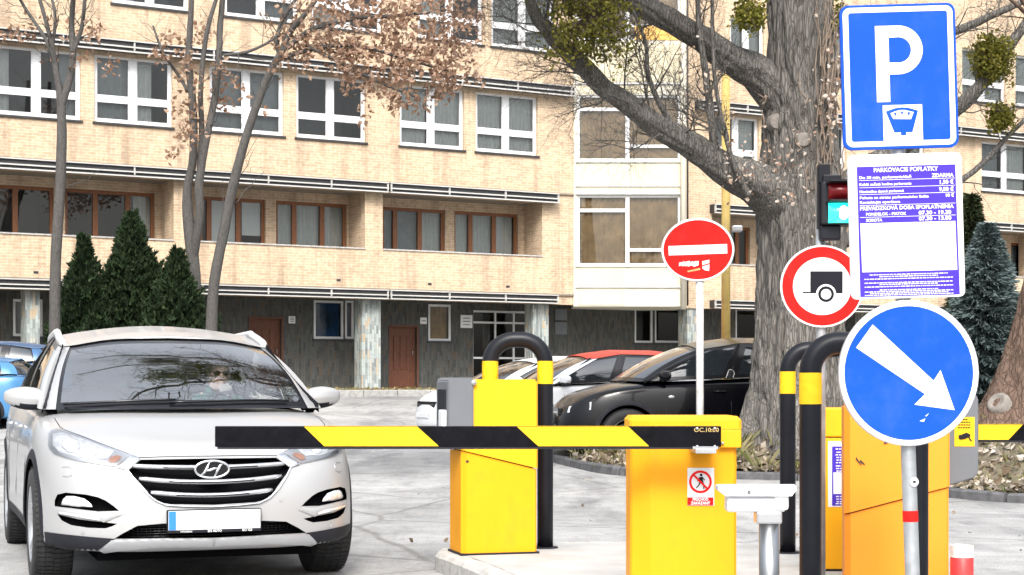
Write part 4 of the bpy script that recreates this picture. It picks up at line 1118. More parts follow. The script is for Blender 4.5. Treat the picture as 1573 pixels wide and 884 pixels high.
    for ax in (0,-P['wb']*kx):
        for s in (1,-1): wheel(ax,s*P['tr']*ky,s)
    # underbody
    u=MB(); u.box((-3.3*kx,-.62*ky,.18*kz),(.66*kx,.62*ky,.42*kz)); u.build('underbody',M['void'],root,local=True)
    # arch trim
    if arch_trim:
        for ax in (0,-P['wb']):
            for s in (1,-1):
                m=MB(); n=28; ar=P['arch']*kz
                row=[]
                for k in range(n+1):
                    a=R(-14+208*k/n)
                    for rr_,dy in ((ar-.012,.004),(ar+.022,.010),(ar+.055,-.002)):
                        x=ax*kx+math.cos(a)*rr_; z=max(P['R']*kz+.01+math.sin(a)*rr_,P['zb']*kz+.012)
                        h=bvh.ray_cast(Vector((x,1.6*ky*s,z)),Vector((0,-s,0)))
                        y=h[0].y if h[0] and abs(h[0].y)>.6*ky else .93*ky*s
                        row.append((x,y+s*dy,z))
                m.add(row,[(k*3+j,k*3+j+1,(k+1)*3+j+1,(k+1)*3+j) for k in range(n) for j in range(2)],0,True); m.build('arch_trim',M['plastic'],root,local=True)
    # sill trim
    for s in (1,-1):
        m=MB(); row=[]; n=22
        for k in range(n+1):
            x=(-.40-(P['wb']-.80)*k/n)*kx
            for z in (.235,.30,.36):
                h=bvh.ray_cast(Vector((x,1.6*ky*s,max(z,P['zb']+.015)*kz)),Vector((0,-s,0))); y=h[0].y if h[0] else .93*ky*s
                row.append((x,y+s*.006,z*kz))
        m.add(row,[(k*3+j,k*3+j+1,(k+1)*3+j+1,(k+1)*3+j) for k in range(n) for j in range(2)],0,True); m.build('sill_trim',M['plastic'],root,local=True)
    # door seams and handles
    def sidepath(pts,s,name,mat,r_=.004,off=.0):
        o=[]
        for x,z in pts:
            h=bvh.ray_cast(Vector((x*kx,1.6*ky*s,z*kz)),Vector((0,-s,0)))
            if h[0]: o.append(h[0]+Vector((0,s*off,0)))
        if len(o)>1: m=MB(); m.tube(o,r_,5,0,True,False); m.build(name,mat,root,local=True)
    for s in (1,-1):
        sidepath([(-.42,1.04),(-.47,.9),(-.50,.7),(-.52,.5),(-.54,.32)],s,'door_seam',M['dark'])
        sidepath([(-1.36,1.08),(-1.37,.8),(-1.38,.5),(-1.36,.32)],s,'door_seam',M['dark'])
        sidepath([(-2.32,1.12),(-2.34,.95),(-2.22,.75),(-2.1,.5),(-2.08,.32)],s,'door_seam',M['dark'])
        for x in (-1.22,-2.12):
            h=bvh.ray_cast(Vector((x*kx,1.6*ky*s,.93*kz)),Vector((0,-s,0)))
            if h[0]:
                m=MB(); m.tube([h[0]+Vector((-.09,s*.0,0)),h[0]+Vector((-.07,s*.03,.0)),h[0]+Vector((.07,s*.03,.0)),h[0]+Vector((.09,0,0))],.012,8); m.build('door_handle',M['chrome'] if feat else pm,root,local=True)
    if mirr:
        for s in (1,-1):
            m=MB(); 
            def mp(u,v):
                th=2*PI*u; ph=PI*(v)
                x=math.sin(ph)*math.cos(th); y=-math.cos(ph); z=math.sin(ph)*math.sin(th)
                ex=lambda q,e:math.copysign(abs(q)**e,q)
                yy=.135*ex(y,.8); tap=1-.28*max(0,y)-.0*y
                zz=.075*ex(z,.62)*tap+(.012*y); xx=.075*ex(x,.7)*tap*(1.0 if x>0 else .45)
                return Vector((-.50*kx+xx-.03*y, s*((.945)*ky+yy), 1.125*kz+zz))
            m.grid(mp,20,14,0,True,s<0)
            m.m=[1 if (sum((m.v[i].z for i in f))/4 < 1.125*kz-.040) else 0 for f in m.f]
            mo=m.build('mirror',[pm,M['plastic']],root,local=True)
            q=MB(); q.tube([(-.44*kx,s*.80*ky,1.06*kz),(-.46*kx,s*.85*ky,1.075*kz),(-.47*kx,s*.90*ky,1.085*kz)],.026,10); q.build('mirror_arm',M['plastic'],mo,local=True)
    if rails:
        for s in (1,-1):
            pts=[]
            for i in range(17):
                ss=2.35+5.9*i/16; b=crom(B,ss); e=math.sin(PI*i/16)**.35
                pts.append((b.x-.0,s*(b.y-.022),b.z+.010+.026*e))
            m=MB(); m.tube(pts,[.014 if i in(0,16) else .026 for i in range(17)],8,0,True,True,1.0); m.build('roof_rail',M['satinw'],root,local=True)
    return root,bvh,S,sc
M['satinw']=pbr('pale_satin_rail',(.62,.62,.62),.35,metal=.3,var=.02)
M['cglass2']=glass('side_car_glass',(.45,.52,.52),.06,trans=.9)

# ---- the silver car's face, measured on the photograph (image-left half) and mirrored
CARL=(-2.048,10.757,0.0); CARZ=R(19.7)-PI/2
# car local frame: +x forward. heading world = (sin psi, -cos psi)
def front_feat(mode,root,bvh,mw,cutter,sc):
    inv=mw.inverted(); o=inv@Vector((0,0,HC))
    def hit(px,py,sgn=1):
        d=inv.to_3x3()@Vector(((px-CX)/F,1,-(py-HY)/F)); h=bvh.ray_cast(o,d.normalized())
        if h[0] is None: return None,None
        return h[0],h[1]
    def yz(px,py):
        h,_=hit(px,py)
        if h is None: h,_=hit(px+3,py-2)
        return h
    front_feat.hit=hit; front_feat.inv=inv
    def half(pts):              # image-left pixels are the car's right side (y<0)
        return [yz(*p) for p in pts]
    def cutpoly(pts,depth,mirror=False,both=False,mi=1,back=.3):
        L=[q for q in half(pts) if q is not None]
        if mirror:
            for q,p in zip(L,pts):
                if p[0]>=325: q.y=0.0
            L=[q for q in L if q.y<-.02 or q.y==0.0]
        sets=[L] if not both else [L,[Vector((q.x,-q.y,q.z)) for q in L][::-1]]
        if mirror: sets=[L+[Vector((q.x,-q.y,q.z)) for q in L if q.y!=0][::-1]]
        for s_ in sets:
            # 3 mm outside .. depth inside, pushed along the car's length
            n=len(s_); m=MB()
            cx=sum(q.x for q in s_)/n
            m.add([(q.x+.10,q.y,q.z) for q in s_]+[(q.x-depth,q.y,q.z) for q in s_],[list(range(n)),list(range(n,2*n))[::-1]]+[(i,i+n,(i+1)%n+n,(i+1)%n) for i in range(n)])
            cutter(m,mi)
    if mode=='cut':
        cutpoly([(326,704.5),(216,706.5),(205,716),(197,723),(215,743),(232,762),(246,772),(262,775),(326,776)],.07,mirror=True)
        cutpoly([(326,804),(250,804.5),(211,808),(190,819),(175,828),(250,827),(326,826.5)],.06,mirror=True)
        for pts in ([(84,778),(84,769),(88,760),(101,757),(132,760),(150,764),(162,769),(175,778),(183,785),(150,786),(110,781)],[(88,790),(95,800),(109,807),(135,811),(162,812),(172,809),(180,805),(157,802),(120,798)]):
            cutpoly(pts,.05,both=True)
M['champ2']=M['champagne']
root,bvh,S_,sc_=make_car('silver_car','pale silver SUV waiting at the lowered boom with a driver behind the windscreen',SUV,CARL,CARZ,M['champagne'],1,1.03,1,None,front_feat,rails=True,dark=False,interior=True)
inv=rootmat(root).inverted(); hit=front_feat.hit
def biggest(o):
    bm=bmesh.new(); bm.from_mesh(o.data); seen=set(); best=[]
    for f in bm.faces:
        if f in seen: continue
        st=[f]; isl=[]; seen.add(f)
        while st:
            g=st.pop(); isl.append(g)
            for e in g.edges:
                for k in e.link_faces:
                    if k not in seen: seen.add(k); st.append(k)
        if len(isl)>len(best): best=isl
    keep=set(best); bmesh.ops.delete(bm,geom=[f for f in bm.faces if f not in keep],context='FACES'); bmesh.ops.delete(bm,geom=[v for v in bm.verts if not v.link_faces],context='VERTS'); bm.to_mesh(o.data); bm.free(); return o
def patch(name,pts,mat,off=.004,both=True,parent=root,res=.02,bulge=0,mirror=False,smooth=True,edge=0):
    """polygon in photo pixels -> surface patch following the body; mirrored to the other side"""
    hs=[]
    bm=bmesh.new()
    vs=[bm.verts.new((x,y,0)) for x,y in pts]; f=bm.faces.new(vs)
    bmesh.ops.triangulate(bm,faces=[f])
    for _ in range(3):
        le=[e for e in bm.edges if e.calc_length()>7]
        if not le: break
        bmesh.ops.subdivide_edges(bm,edges=le,cuts=1); bmesh.ops.triangulate(bm,faces=[f for f in bm.faces if len(f.verts)>3])
    bd={v.index for v in bm.verts}
    bm.verts.index_update(); bv={v.index for e in bm.edges if e.is_boundary for v in e.verts}
    P=[];ok=True
    for v in bm.verts:
        h,n=hit(v.co.x,v.co.y)
        if h is None:
            h,n=hit(v.co.x+(4 if v.co.x<326 else -4),v.co.y-1)
        if h is None: P.append(None); continue
        e=off if v.index in bv else off+bulge
        P.append(h+n*e)
    F_=[[v.index for v in f.verts] for f in bm.faces]; bm.free()
    F_=[f for f in F_ if all(P[i] is not None for i in f)]
    P=[p if p is not None else Vector((0,0,0)) for p in P]
    out=[]
    for s in ((1,-1) if both else (1,)):
        m=MB(); m.add([(p.x,p.y*s,p.z) for p in P],F_ if s>0 else [f[::-1] for f in F_],0,smooth); out.append(biggest(m.build(name,mat,parent,local=True,weld=1e-5)))
    return out
def strip(name,pts,w,mat,off=.006,both=True,parent=root,n=6,mirror=False,taper=None):
    P=[]
    for (a,b) in zip(pts,pts[1:]):
        k=max(1,int(math.dist(a,b)/6))
        for i in range(k): P.append((a[0]+(b[0]-a[0])*i/k,a[1]+(b[1]-a[1])*i/k))
    P.append(pts[-1]); Q=[]
    for p in P:
        h,nn=hit(*p)
        if h is not None: Q.append(h+nn*off)
    if mirror: Q=Q+[Vector((q.x,-q.y,q.z)) for q in Q[::-1]][1:]
    outs=[]
    for s in ((1,-1) if both and not mirror else (1,)):
        m=MB(); m.tube([(q.x,q.y*s,q.z) for q in Q],w,n,0,True,True,.6); outs.append(m.build(name,mat,parent,local=True))
    return outs
# headlights: reflector bed, bowls, clear cover
HL=[(76,667),(80,662),(92,660),(112,667),(150,681),(185,694),(199,699),(190,709),(177,718),(151,714),(120,709),(98,703),(84,697),(76,686)]
hl=patch('headlight',HL,M['satin'],.003)
for o,side_ in zip(hl,(1,-1)):
    pass
def patch_on(parents,name,pts,mat,off,bulge=0):
    os_=patch(name,pts,mat,off,True,root,bulge=bulge)
    for o,p in zip(os_,parents): o.parent=p
    return os_
patch_on(hl,'reflector',[(82,668),(94,665),(118,672),(150,684),(176,694),(166,706),(140,706),(112,701),(92,695),(82,684)],M['lampin'],.006)
patch_on(hl,'projector_lens',[(96,678),(108,674),(120,678),(124,688),(118,697),(104,696),(96,688)],M['lampin'],.010,.012)
patch_on(hl,'projector_lens',[(130,686),(140,684),(150,689),(151,699),(142,704),(132,701)],M['lampin'],.010,.010)
patch_on(hl,'indicator_lens',[(166,711),(170,704),(180,701),(187,703),(182,709),(175,713)],M['amber'],.009)
patch_on(hl,'cover',HL,M['lampglass'],.013,.004)
# chrome frame of the grille
strip('grille_frame',[(182,719),(196,722),(206,736),(222,755),(238,769),(256,776.5),(290,778.5),(326,779)],.010,M['chrome'],.004,mirror=True)
patch('grille_wing',[(199,699),(210,702),(215,706),(206,715),(195,723),(186,721),(177,719),(190,709)],M['chrome'],.006,bulge=.006)
# grille bars (bowed, hung in the opening)
def bar(y0,y1,xl,zt,name='grille_bar'):
    h0,_=hit(xl,y0); h1,_=hit(326,y1)
    m=MB(); n=20
    ys=[h0.y*(1-2*i/n) for i in range(n+1)]
    for i,dz in ((0,0),):
        pts=[]
        for y in ys:
            t=1-(y/h0.y)**2; pts.append((h0.x+(h1.x-h0.x)*t-.012,y,h0.z+(h1.z-h0.z)*t))
        m.tube(pts,[zt*.75]+[zt]*(n-1)+[zt*.75],10,0,True,True,1.0)
    o=m.build(name,M['satin'],root,local=True)
    q=MB(); q.tube([(p[0]+zt*.96,p[1],p[2]-.001) for p in pts[4:-4]],.0042,6); q.build('bar_groove',M['gloss'],o,local=True)
bar(716.5,718.5,200,.0150); bar(736,741,214,.0150); bar(757,761.5,232,.0150)
# emblem: slanted letter form in an oval ring
h,_=hit(326,721); ec=Vector((h.x+.016,0,h.z)); Z3=Matrix.Translation(ec)@Matrix(((0,0,1,0),(1,0,0,0),(0,1,0,0),(0,0,0,1)))
m=MB(); a_,b_=.100,.050
pts=[Z3@Vector((a_*math.cos(2*PI*i/40),b_*math.sin(2*PI*i/40),0)) for i in range(41)]; m.tube(pts,.0075,8,0,True,False); em=m.build('emblem',M['chrome'],root,local=True)
m=MB(); m.M=Z3; m.add([(x,y,-.004) for x,y in circ(a_,b_,40)],[list(range(40))]); m.build('emblem_field',M['gloss'],em,local=True)
m=MB()
for pl in ([(-.058,-.034),(-.030,-.041),(-.004,-.006),(.0,.0),(-.014,.012),(-.030,.036),(-.008,.044),(.008,.012),(.0,.0),(.004,.006),(.030,.041),(.058,.034),(.034,.008),(.024,-.012),(.030,-.036),(.008,-.044),(-.008,-.012),(-.034,-.008)],):
    pass
def bl(p):
    m.tube([Z3@Vector((x,y,.002)) for x,y in p],[.004]+[.0085]*(len(p)-2)+[.004],8,0,True,True)
bl([(-.062,-.030),(-.045,-.018),(-.030,.010),(-.012,.046)]); bl([(.062,.030),(.045,.018),(.030,-.010),(.012,-.046)]); bl([(-.040,-.008),(-.01,-.004),(.01,.004),(.040,.008)])
m.build('emblem_letter',M['chrome'],em,local=True)
# fog lamps and daytime lights
patch('fog_lamp',[(92,776),(94,767),(100,762),(112,762),(128,766),(138,774),(141,779),(118,779)],M['lampin'],-.012,bulge=.01)
bl_=patch('light_blade',[(86,779.5),(110,783),(140,786),(165,789),(184,786.5),(190,790),(160,803),(153,800),(120,797),(90,789)],M['champagne'],.005,bulge=.004)
patch_on(bl_,'led_strip',[(93,786),(110,789),(140,792),(154,796),(155,800),(130,796),(95,789.5)],M['lampin'],.012)
# washer covers, sensors
for o in (strip('washer_seam',[(96,718),(106,717.5),(111,721),(110,731),(104,733),(97,732)],.0022,M['satin'],.002),): pass
for p in ((219,774),(127,819)): 
    patch('parking_sensor',[(p[0]+2.6*math.cos(R(60*i)),p[1]+2.6*math.sin(R(60*i))) for i in range(6)],M['satin'],.003)
# lower cladding and silver skid
patch('bumper_cladding',[(69,817),(100,821),(140,825),(177,828),(160,838),(146,848.5),(110,848),(72,846)],M['plastic'],.005)
sk=[(172,829.5),(250,827.5),(326,827),(326,838.5),(240,840),(180,845),(147,849)]
patch('skid_plate',sk,M['satin'],.012,bulge=.003)
m=MB()
for i in range(9):
    z=.305+.012*i
# intake mesh bars
h,_=hit(326,815)
m=MB()
for k in range(5): m.tube([(h.x-.03-.06*(y/.5)**2,y,h.z-.03+.015*k) for y in (-.48,-.3,-.1,.1,.3,.48)],.0022,5)
for k in range(40): y=-.48+.0246*k; m.tube([(h.x-.032-.06*(y/.5)**2,y,h.z-.035),(h.x-.032-.06*(y/.5)**2,y,h.z+.035)],.0018,4)
m.build('intake_grille',M['gloss'],root,local=True)
# number plate: frame, white field, blue band, dealer lettering
h,_=hit(325,800); pc_=Vector((h.x+.03,0,HC-(801-HY)/F*9.87)); Z4=Matrix.Translation(pc_)@Matrix(((0,0,1,0),(1,0,0,0),(0,1,0,0),(0,0,0,1)))
m=MB(); m.M=Z4; m.box((-.275,-.066,-.035),(.275,.069,.004),0,.006); pl=m.build('number_plate',M['plastic'],root,local=True)
m=MB(); m.M=Z4; m.box((-.268,-.048,.0035),(.268,.064,.007),0,.002); m.build('plate_field',M['signwhite'],pl,local=True)
m=MB(); m.M=Z4; m.add([(-.266,-.046,.0078),(-.225,-.046,.0078),(-.225,.062,.0078),(-.266,.062,.0078)],[(0,1,2,3)]); m.build('plate_band',pbr('plate_blue',(.03,.20,.70),.4,var=0),pl,local=True)
m=MB(); T4=Z4@Matrix.Translation((0,-.057,.0052)); m.text('HYUNDAI',.015,T4@Matrix.Translation((-.165,0,0)),0,.02); m.text('BH AUTO',.019,T4@Matrix.Translation((.0,0,0)),0,.03); m.text('KOŠICE',.017,T4@Matrix.Translation((.19,0,0)),0,.03); m.build('dealer_lettering',M['signwhite'],pl,local=True)
# hood shut line, wipers
strip('hood_seam',[(84,643),(92,656),(100,661),(130,672),(165,686),(198,698)],.0035,M['dark'],.0005)
strip('hood_seam',[(212,703.5),(250,702),(290,701.2),(326,701)],.004,M['dark'],.0005,mirror=True)
for (y0,y1) in ((-.70,-.08),(-.12,.62)):
    m=MB(); pts=[S_((abs(y)/.79)*2 if 0 else max(0.01,min(1.95,abs(y)/.40 if abs(y)<.4 else 1+(abs(y)-.4)/.38)),.035+.03*(i/8),1 if y>0 else -1,.012) for i,y in enumerate([y0+(y1-y0)*k/8 for k in range(9)])]
    m.tube(pts,.008,6); m.build('wiper',M['gloss'],root,local=True)
m=MB(); m.grid(lambda u,v:Vector((.10-.14*v-.20*abs(2*u-1)**2.2,(2*u-1)*.74,1.062+.012*v)),30,3,0,True); m.build('cowl_panel',M['plastic'],root,local=True)
m=MB(); m.tube([(-2.85,0,1.56),(-2.9,0,1.60),(-2.97,0,1.635)],[.03,.02,.008],8,0,True,True,.5); m.build('antenna_fin',M['champagne'],root,local=True)
# ---- interior
m=MB(); m.grid(lambda u,v:Vector((-.18-.42*v-.10*abs(2*u-1)**2,(2*u-1)*.70,.985+.035*math.sin(PI*v))),20,8,0,True); m.box((-.62,-.70,.7),(-.56,.70,.985)); m.build('dashboard',M['plastic'],root,local=True)
seatm=pbr('grey_seat_cloth',(.13,.13,.14),.9,var=.2)
for y in (-.38,.38):
    q=MB(); q.box((-1.42,y-.24,.62),(-1.24,y+.24,1.19),0,.05); q.box((-1.40,y-.24,.56),(-.86,y+.24,.72),0,.05); so_=q.build('seat',seatm,root,local=True)
    q=MB(); q.box((-1.40,y-.13,1.22),(-1.29,y+.13,1.40),0,.04); q.build('head_rest',seatm,so_,local=True)
q=MB(); q.box((-2.5,-.66,.65),(-2.32,.66,1.15),0,.05); q.build('seat',seatm,root,local=True)
q=MB(); sw=Vector((-.74,.38,1.0)); ax=Vector((-.85,0,.5)).normalized(); u_=Vector((0,1,0)); w_=ax.cross(u_)
q.tube([sw+(u_*math.cos(2*PI*i/28)+w_*math.sin(2*PI*i/28))*.185 for i in range(29)],.014,8,0,True,False)
for a in (0,PI,-PI/2): q.tube([sw,sw+(u_*math.cos(a)+w_*math.sin(a))*.18],.013,6)
q.ell(sw,(.03,.06,.05)); q.build('steering_wheel',M['plastic'],root,local=True)
q=MB(); q.box((-1.02,-.12,1.40),(-.995,.12,1.46),0,.01); q.build('rear_view_mirror',M['plastic'],root,local=True)

# ---- driver
skin=pbr('skin',(.80,.56,.46),.55,var=.08,scale=12); hair=pbr('light_hair',(.62,.52,.42),.6,var=.25,scale=30,stretch=(1,1,.3)); coat_=pbr('dark_green_coat',(.04,.16,.13),.85,var=.25,scale=20)
mwc=rootmat(root)
pe=thing('person','driver with light short hair, dark glasses and green coat, hand raised to the mouth','person',mwc@Vector((-1.12,.38,.68)),CARZ)
def skinned(name,verts,edges,rad,mat,lv=2,root_i=0):
    me=bpy.data.meshes.new(name); me.from_pydata([tuple(v) for v in verts],edges,[]); me.materials.append(mat)
    o=bpy.data.objects.new(name,me); COL.objects.link(o)
    m_=o.modifiers.new('s','SKIN'); 
    for i,r_ in enumerate(rad):
        sv=me.skin_vertices[0].data[i] if len(me.skin_vertices) else None
        if sv: sv.radius=(r_,r_) if not hasattr(r_,'__len__') else r_
    return o
def skinobj(name,verts,edges,rad,mat,parent):
    bm=bmesh.new(); L=bm.verts.layers.skin.verify(); vs=[bm.verts.new(v) for v in verts]
    for i,v in enumerate(vs): 
        r_=rad[i]; v[L].radius=(r_,r_) if not hasattr(r_,'__len__') else r_
        v[L].use_root=(i==0)
    for a,b in edges: bm.edges.new((vs[a],vs[b]))
    me=bpy.data.meshes.new(name); bm.to_mesh(me); bm.free(); me.materials.append(mat)
    o=bpy.data.objects.new(name,me); COL.objects.link(o); o.parent=parent
    modded(o,[('SKIN',{}),('SUBSURF',dict(levels=2,render_levels=2))])
    if not o.data.materials: o.data.materials.append(mat)
    for p in o.data.polygons: p.use_smooth=True
    return o
# local frame of the person: x towards the windscreen, z up, origin at the seat
V_=[(0,0,.10),(-.04,0,.26),(-.06,0,.40),(-.06,0,.47),(-.05,0,.54),(-.03,0,.60),(-.02,0,.68),      # 0 pelvis..6 crown
    (-.05,.16,.42),(.02,.22,.24),(.20,.20,.22),            # 7-9 left arm
    (-.05,-.16,.42),(.04,-.20,.26),(.10,-.10,.46),(.095,-.07,.52), # 10-13 right arm raised to the mouth
    (.20,.09,.12),(.40,.10,.14),(.46,.10,-.10),(.20,-.09,.12),(.40,-.10,.14),(.46,-.10,-.10)]
E_=[(0,1),(1,2),(2,3),(3,4),(4,5),(5,6),(2,7),(7,8),(8,9),(2,10),(10,11),(11,12),(12,13),(0,14),(14,15),(15,16),(0,17),(17,18),(18,19)]
Rd=[(.13,.16),(.10,.14),(.09,.12),(.045,.045),(.065,.07),(.082,.085),(.05,.055),.055,.045,.036,.055,.045,.034,.028,.08,.065,.05,.08,.065,.05]
bo_=skinobj('body',V_,E_,Rd,coat_,pe)
bo_.data.materials.append(skin)
for p in bo_.data.polygons:
    c=p.center
    if c.z>.455 and abs(c.y)<.12 and c.x<.06: p.material_index=1
hd_=MB(); hd_.ell((.015,0,.600),(.088,.072,.108),0,20); hd_.ell((.100,0,.590),(.020,.014,.026),0,10); hd_.ell((.084,0,.548),(.014,.026,.007),1,10)
for s in (1,-1): hd_.ell((.01,s*.073,.595),(.022,.008,.028),0,8); hd_.ell((.086,s*.030,.612),(.010,.013,.007),2,8)
hd_.build('face',[skin,pbr('lip',(.5,.18,.15),.5,var=.1),M['gloss']],pe,local=True)
hr=MB(); hr.ell((-.012,0,.638),(.100,.086,.092),0,20,None,.12,3)
for s in (1,-1): hr.ell((-.022,s*.062,.585),(.062,.024,.062),0,12,None,.2,s)
hr.build('hair',hair,pe,local=True)
gl_=MB()
for s in (1,-1): gl_.ell((.104,s*.032,.614),(.004,.026,.018),0,12)
gl_.tube([(.106,-.01,.616),(.106,.01,.616)],.003,5); gl_.build('glasses',M['gloss'],pe,local=True)
hv=[(.098,-.075,.50),(.105,-.045,.535)]; hn=MB()
hn.ell((.108,-.050,.522),(.016,.040,.036),0,12,Matrix.Rotation(.5,3,'X'))
for i in range(4):
    b=Vector((.116,-.030+.006*i,.545-.013*i)); hn.tube([b+Vector((-.004,-.02,0)),b,b+Vector((.010,.022,.006)),b+Vector((.004,.040-.003*i,.004))],[.010,.009,.0085,.006],8)
hn.tube([(.112,-.060,.545),(.122,-.042,.566),(.118,-.026,.575)],[.011,.0095,.007],8)
hn.build('hand',skin,pe,local=True)
cf=MB(); cf.ell((.135,.02,.50),(.03,.05,.04),0,14,None,.3,4); cf.build('scarf',pbr('pale_scarf',(.62,.55,.5),.9,var=.2,scale=30),pe,local=True)

# ================================================================== PARKED CARS
black=paint('black_paint_car',(.001,.0013,.003),0,.22,0); black.node_tree.nodes['Principled BSDF'].inputs['Coat Weight'].default_value=.3; black.node_tree.nodes['Principled BSDF'].inputs['Specular IOR Level'].default_value=.25; white=paint('white_paint_car',(.72,.73,.75),0,.35)
redp=pbr('red_roof_paint',(.62,.035,.012),.5,var=.03,coat=.1); blue=paint('light_blue_paint',(.06,.20,.40),.25,.35); blue2=paint('mid_blue_paint',(.05,.13,.27),.25,.35); navy=paint('dark_blue_paint',(.03,.07,.17),.2,.35)
def simple_lights(root,bvh,kx,ky,kz,plate=True,rear=False):
    for s in (1,-1):
        for (yz_,mat,nm) in (([(.62,.74),(.86,.80),(.88,.70),(.64,.66)],M['lampin'],'headlight'),):
            m=MB(); P=[]
            for y,z in yz_:
                h=bvh.ray_cast(Vector((1.6*kx,y*s*ky,z*kz)),Vector((-1,0,0)));
                P.append((h[0] if h[0] else Vector((.6*kx,y*s*ky,z*kz)))+Vector((.012,s*.006,0)))
            m.add(P,[(0,1,2,3)]); m.build(nm,mat,root,local=True)
    h=bvh.ray_cast(Vector((1.6*kx,0,.68*kz)),Vector((-1,0,0)))[0]
    m=MB(); m.box((h.x-.05,-.42*ky,.60*kz),(h.x+.006,.42*ky,.72*kz),0,.01); g=m.build('grille',M['gloss'],root,local=True)
    m=MB(); m.box((h.x+.005,-.40*ky,.655*kz),(h.x+.014,.40*ky,.668*kz)); m.build('grille_bar',M['chrome'],g,local=True)
    h=bvh.ray_cast(Vector((1.6*kx,0,.45*kz)),Vector((-1,0,0)))[0]
    if plate: m=MB(); m.box((h.x+.002,-.26,.40*kz),(h.x+.02,.26,.51*kz),0,.004); m.build('number_plate',M['signwhite'],root,local=True)
def park(label,P,px,Y,heading,pm,kx,ky,kz,**kw):
    """front axle at photo column px; heading in degrees, 0 = towards the left of the picture"""
    x=(px-CX)/F*Y; lc=(x,Y,gz(Y))
    r_,b,_,_=make_car('parked_car',label,P,lc,PI+R(heading),pm,kx,ky,kz,'cars parked between the building and the barrier',None,**kw)
    simple_lights(r_,b,kx,ky,kz); return r_,b
import copy
SED=copy.deepcopy(SUV)
SED['R']=.32; SED['arch']=.36; SED['zb']=.2
Yk=24.0
r1,b1=park('glossy black SUV parked behind the old tree, partly hidden by its trunk',SUV,944,Yk,8,black,1.05,1.02,1.08,rails=False,spokes=5)
h=b1.ray_cast(Vector((-.42,-1.6 if 0 else 1.6,.90)),Vector((0,-1,0)))
for s in (1,-1):
    h=b1.ray_cast(Vector((-.60,1.6*s,.93)),Vector((0,-s,0)))
    if h[0]: m=MB(); m.ell(h[0],(.045,.012,.022),0,10); m.build('indicator',M['lampin'],r1,local=True)
HAT=copy.deepcopy(SUV)
r2,b2=park('white car with an orange-red roof parked between the black SUV and the white car',HAT,800,26.6,16,white,.92,.95,.95,roofmat=redp,spokes=6)
r3,b3=park('low white hatchback with its nose showing left of the yellow cabinet',SED,722,29.2,24,white,.98,.95,.86,spokes=6)
r4,b4=park('light blue car at the left edge, nearest of the two blue cars',SED,-222,32,2,blue,1.0,.95,.84,spokes=6)
r5,b5=park('taller blue car behind the light blue one at the left edge',SUV,-150,36,3,blue2,1.0,.98,.97,spokes=5)
r6,b6=park('blue car glimpsed behind the leaning tree on the right',SED,1470,31,10,blue,1.0,1.0,.97,spokes=5)
# ================================================================== STREET FURNITURE
def facing(c,yaw=0,roll=0,pitch=0):
    """sign frame: local x right, y up, z towards the viewer side"""
    return Matrix.Translation(c) @ Matrix.Rotation(yaw,4,'Z') @ Matrix.Rotation(roll,4,'Y') @ Matrix.Rotation(pitch,4,'X') @ Matrix(((1,0,0,0),(0,0,-1,0),(0,1,0,0),(0,0,0,1)))
def cyl(mb,x,y,z0,z1,r,n=24,mi=0): return mb.lathe([(0,z0),(r,z0),(r,z1-.004),(r-.004,z1),(0,z1)],n,mi,True,'z',(x,y,0))
# --- hoops
def hoop(label,pxl,pxr,ytop,Y,rr,z0,band,rb):
    a=at(pxl,ytop,Y); b=at(pxr,ytop,Y); zt=a.z-rr
    root=thing('guard_hoop',label,'guard hoop',((a.x+b.x)/2,Y,z0),0,'black and yellow guard hoops')
    pts=[(a.x,Y,z0)]+[(a.x,Y,z0+(zt-rb-z0)*i/4) for i in (1,2,3)]
    for i in range(0,9):
        t=PI/2*i/8; pts.append((a.x+rb-rb*math.cos(t),Y,zt-rb+rb*math.sin(t)))
    for i in range(0,9):
        t=PI/2*(1-i/8); pts.append((b.x-rb+rb*math.cos(t),Y,zt-rb+rb*math.sin(t)))
    pts+=[(b.x,Y,z0+(zt-rb-z0)*i/4) for i in (3,2,1,0)]
    mb=MB(); mb.tube(pts,rr,24); mb.build('tube',M['tube'],root)
    for q in (a,b):
        w=MB(); w.lathe([(rr+.0012,at(0,band[1],Y).z),(rr+.0016,at(0,(band[0]+band[1])/2,Y).z),(rr+.0012,at(0,band[0],Y).z)],28,0,True,'z',(q.x,Y,0)); w.build('yellow_band',M['tapey'],root)
    for q in (a,b):
        w=MB(); w.lathe([(0,z0+.012),(rr+.03,z0+.012),(rr+.035,z0+.001)],24,0,True,'z',(q.x,Y,0)); w.build('foot_flange',M['tube'],root)
    return root
hoop('black guard hoop with yellow bands rising behind the left yellow barrier cabinet',753,837.5,510,11.3,.053,.12,(555,590),.16)
hoop('farther and thinner-looking of the two hoops left of the blue arrow sign',1210,1330,525,10.97,.051,.12,(571,605),.138)
hoop('nearest black guard hoop, whose right leg shows behind the grey sign post',1245,1409,510,8.0,.052,.12,(573,621),.135)

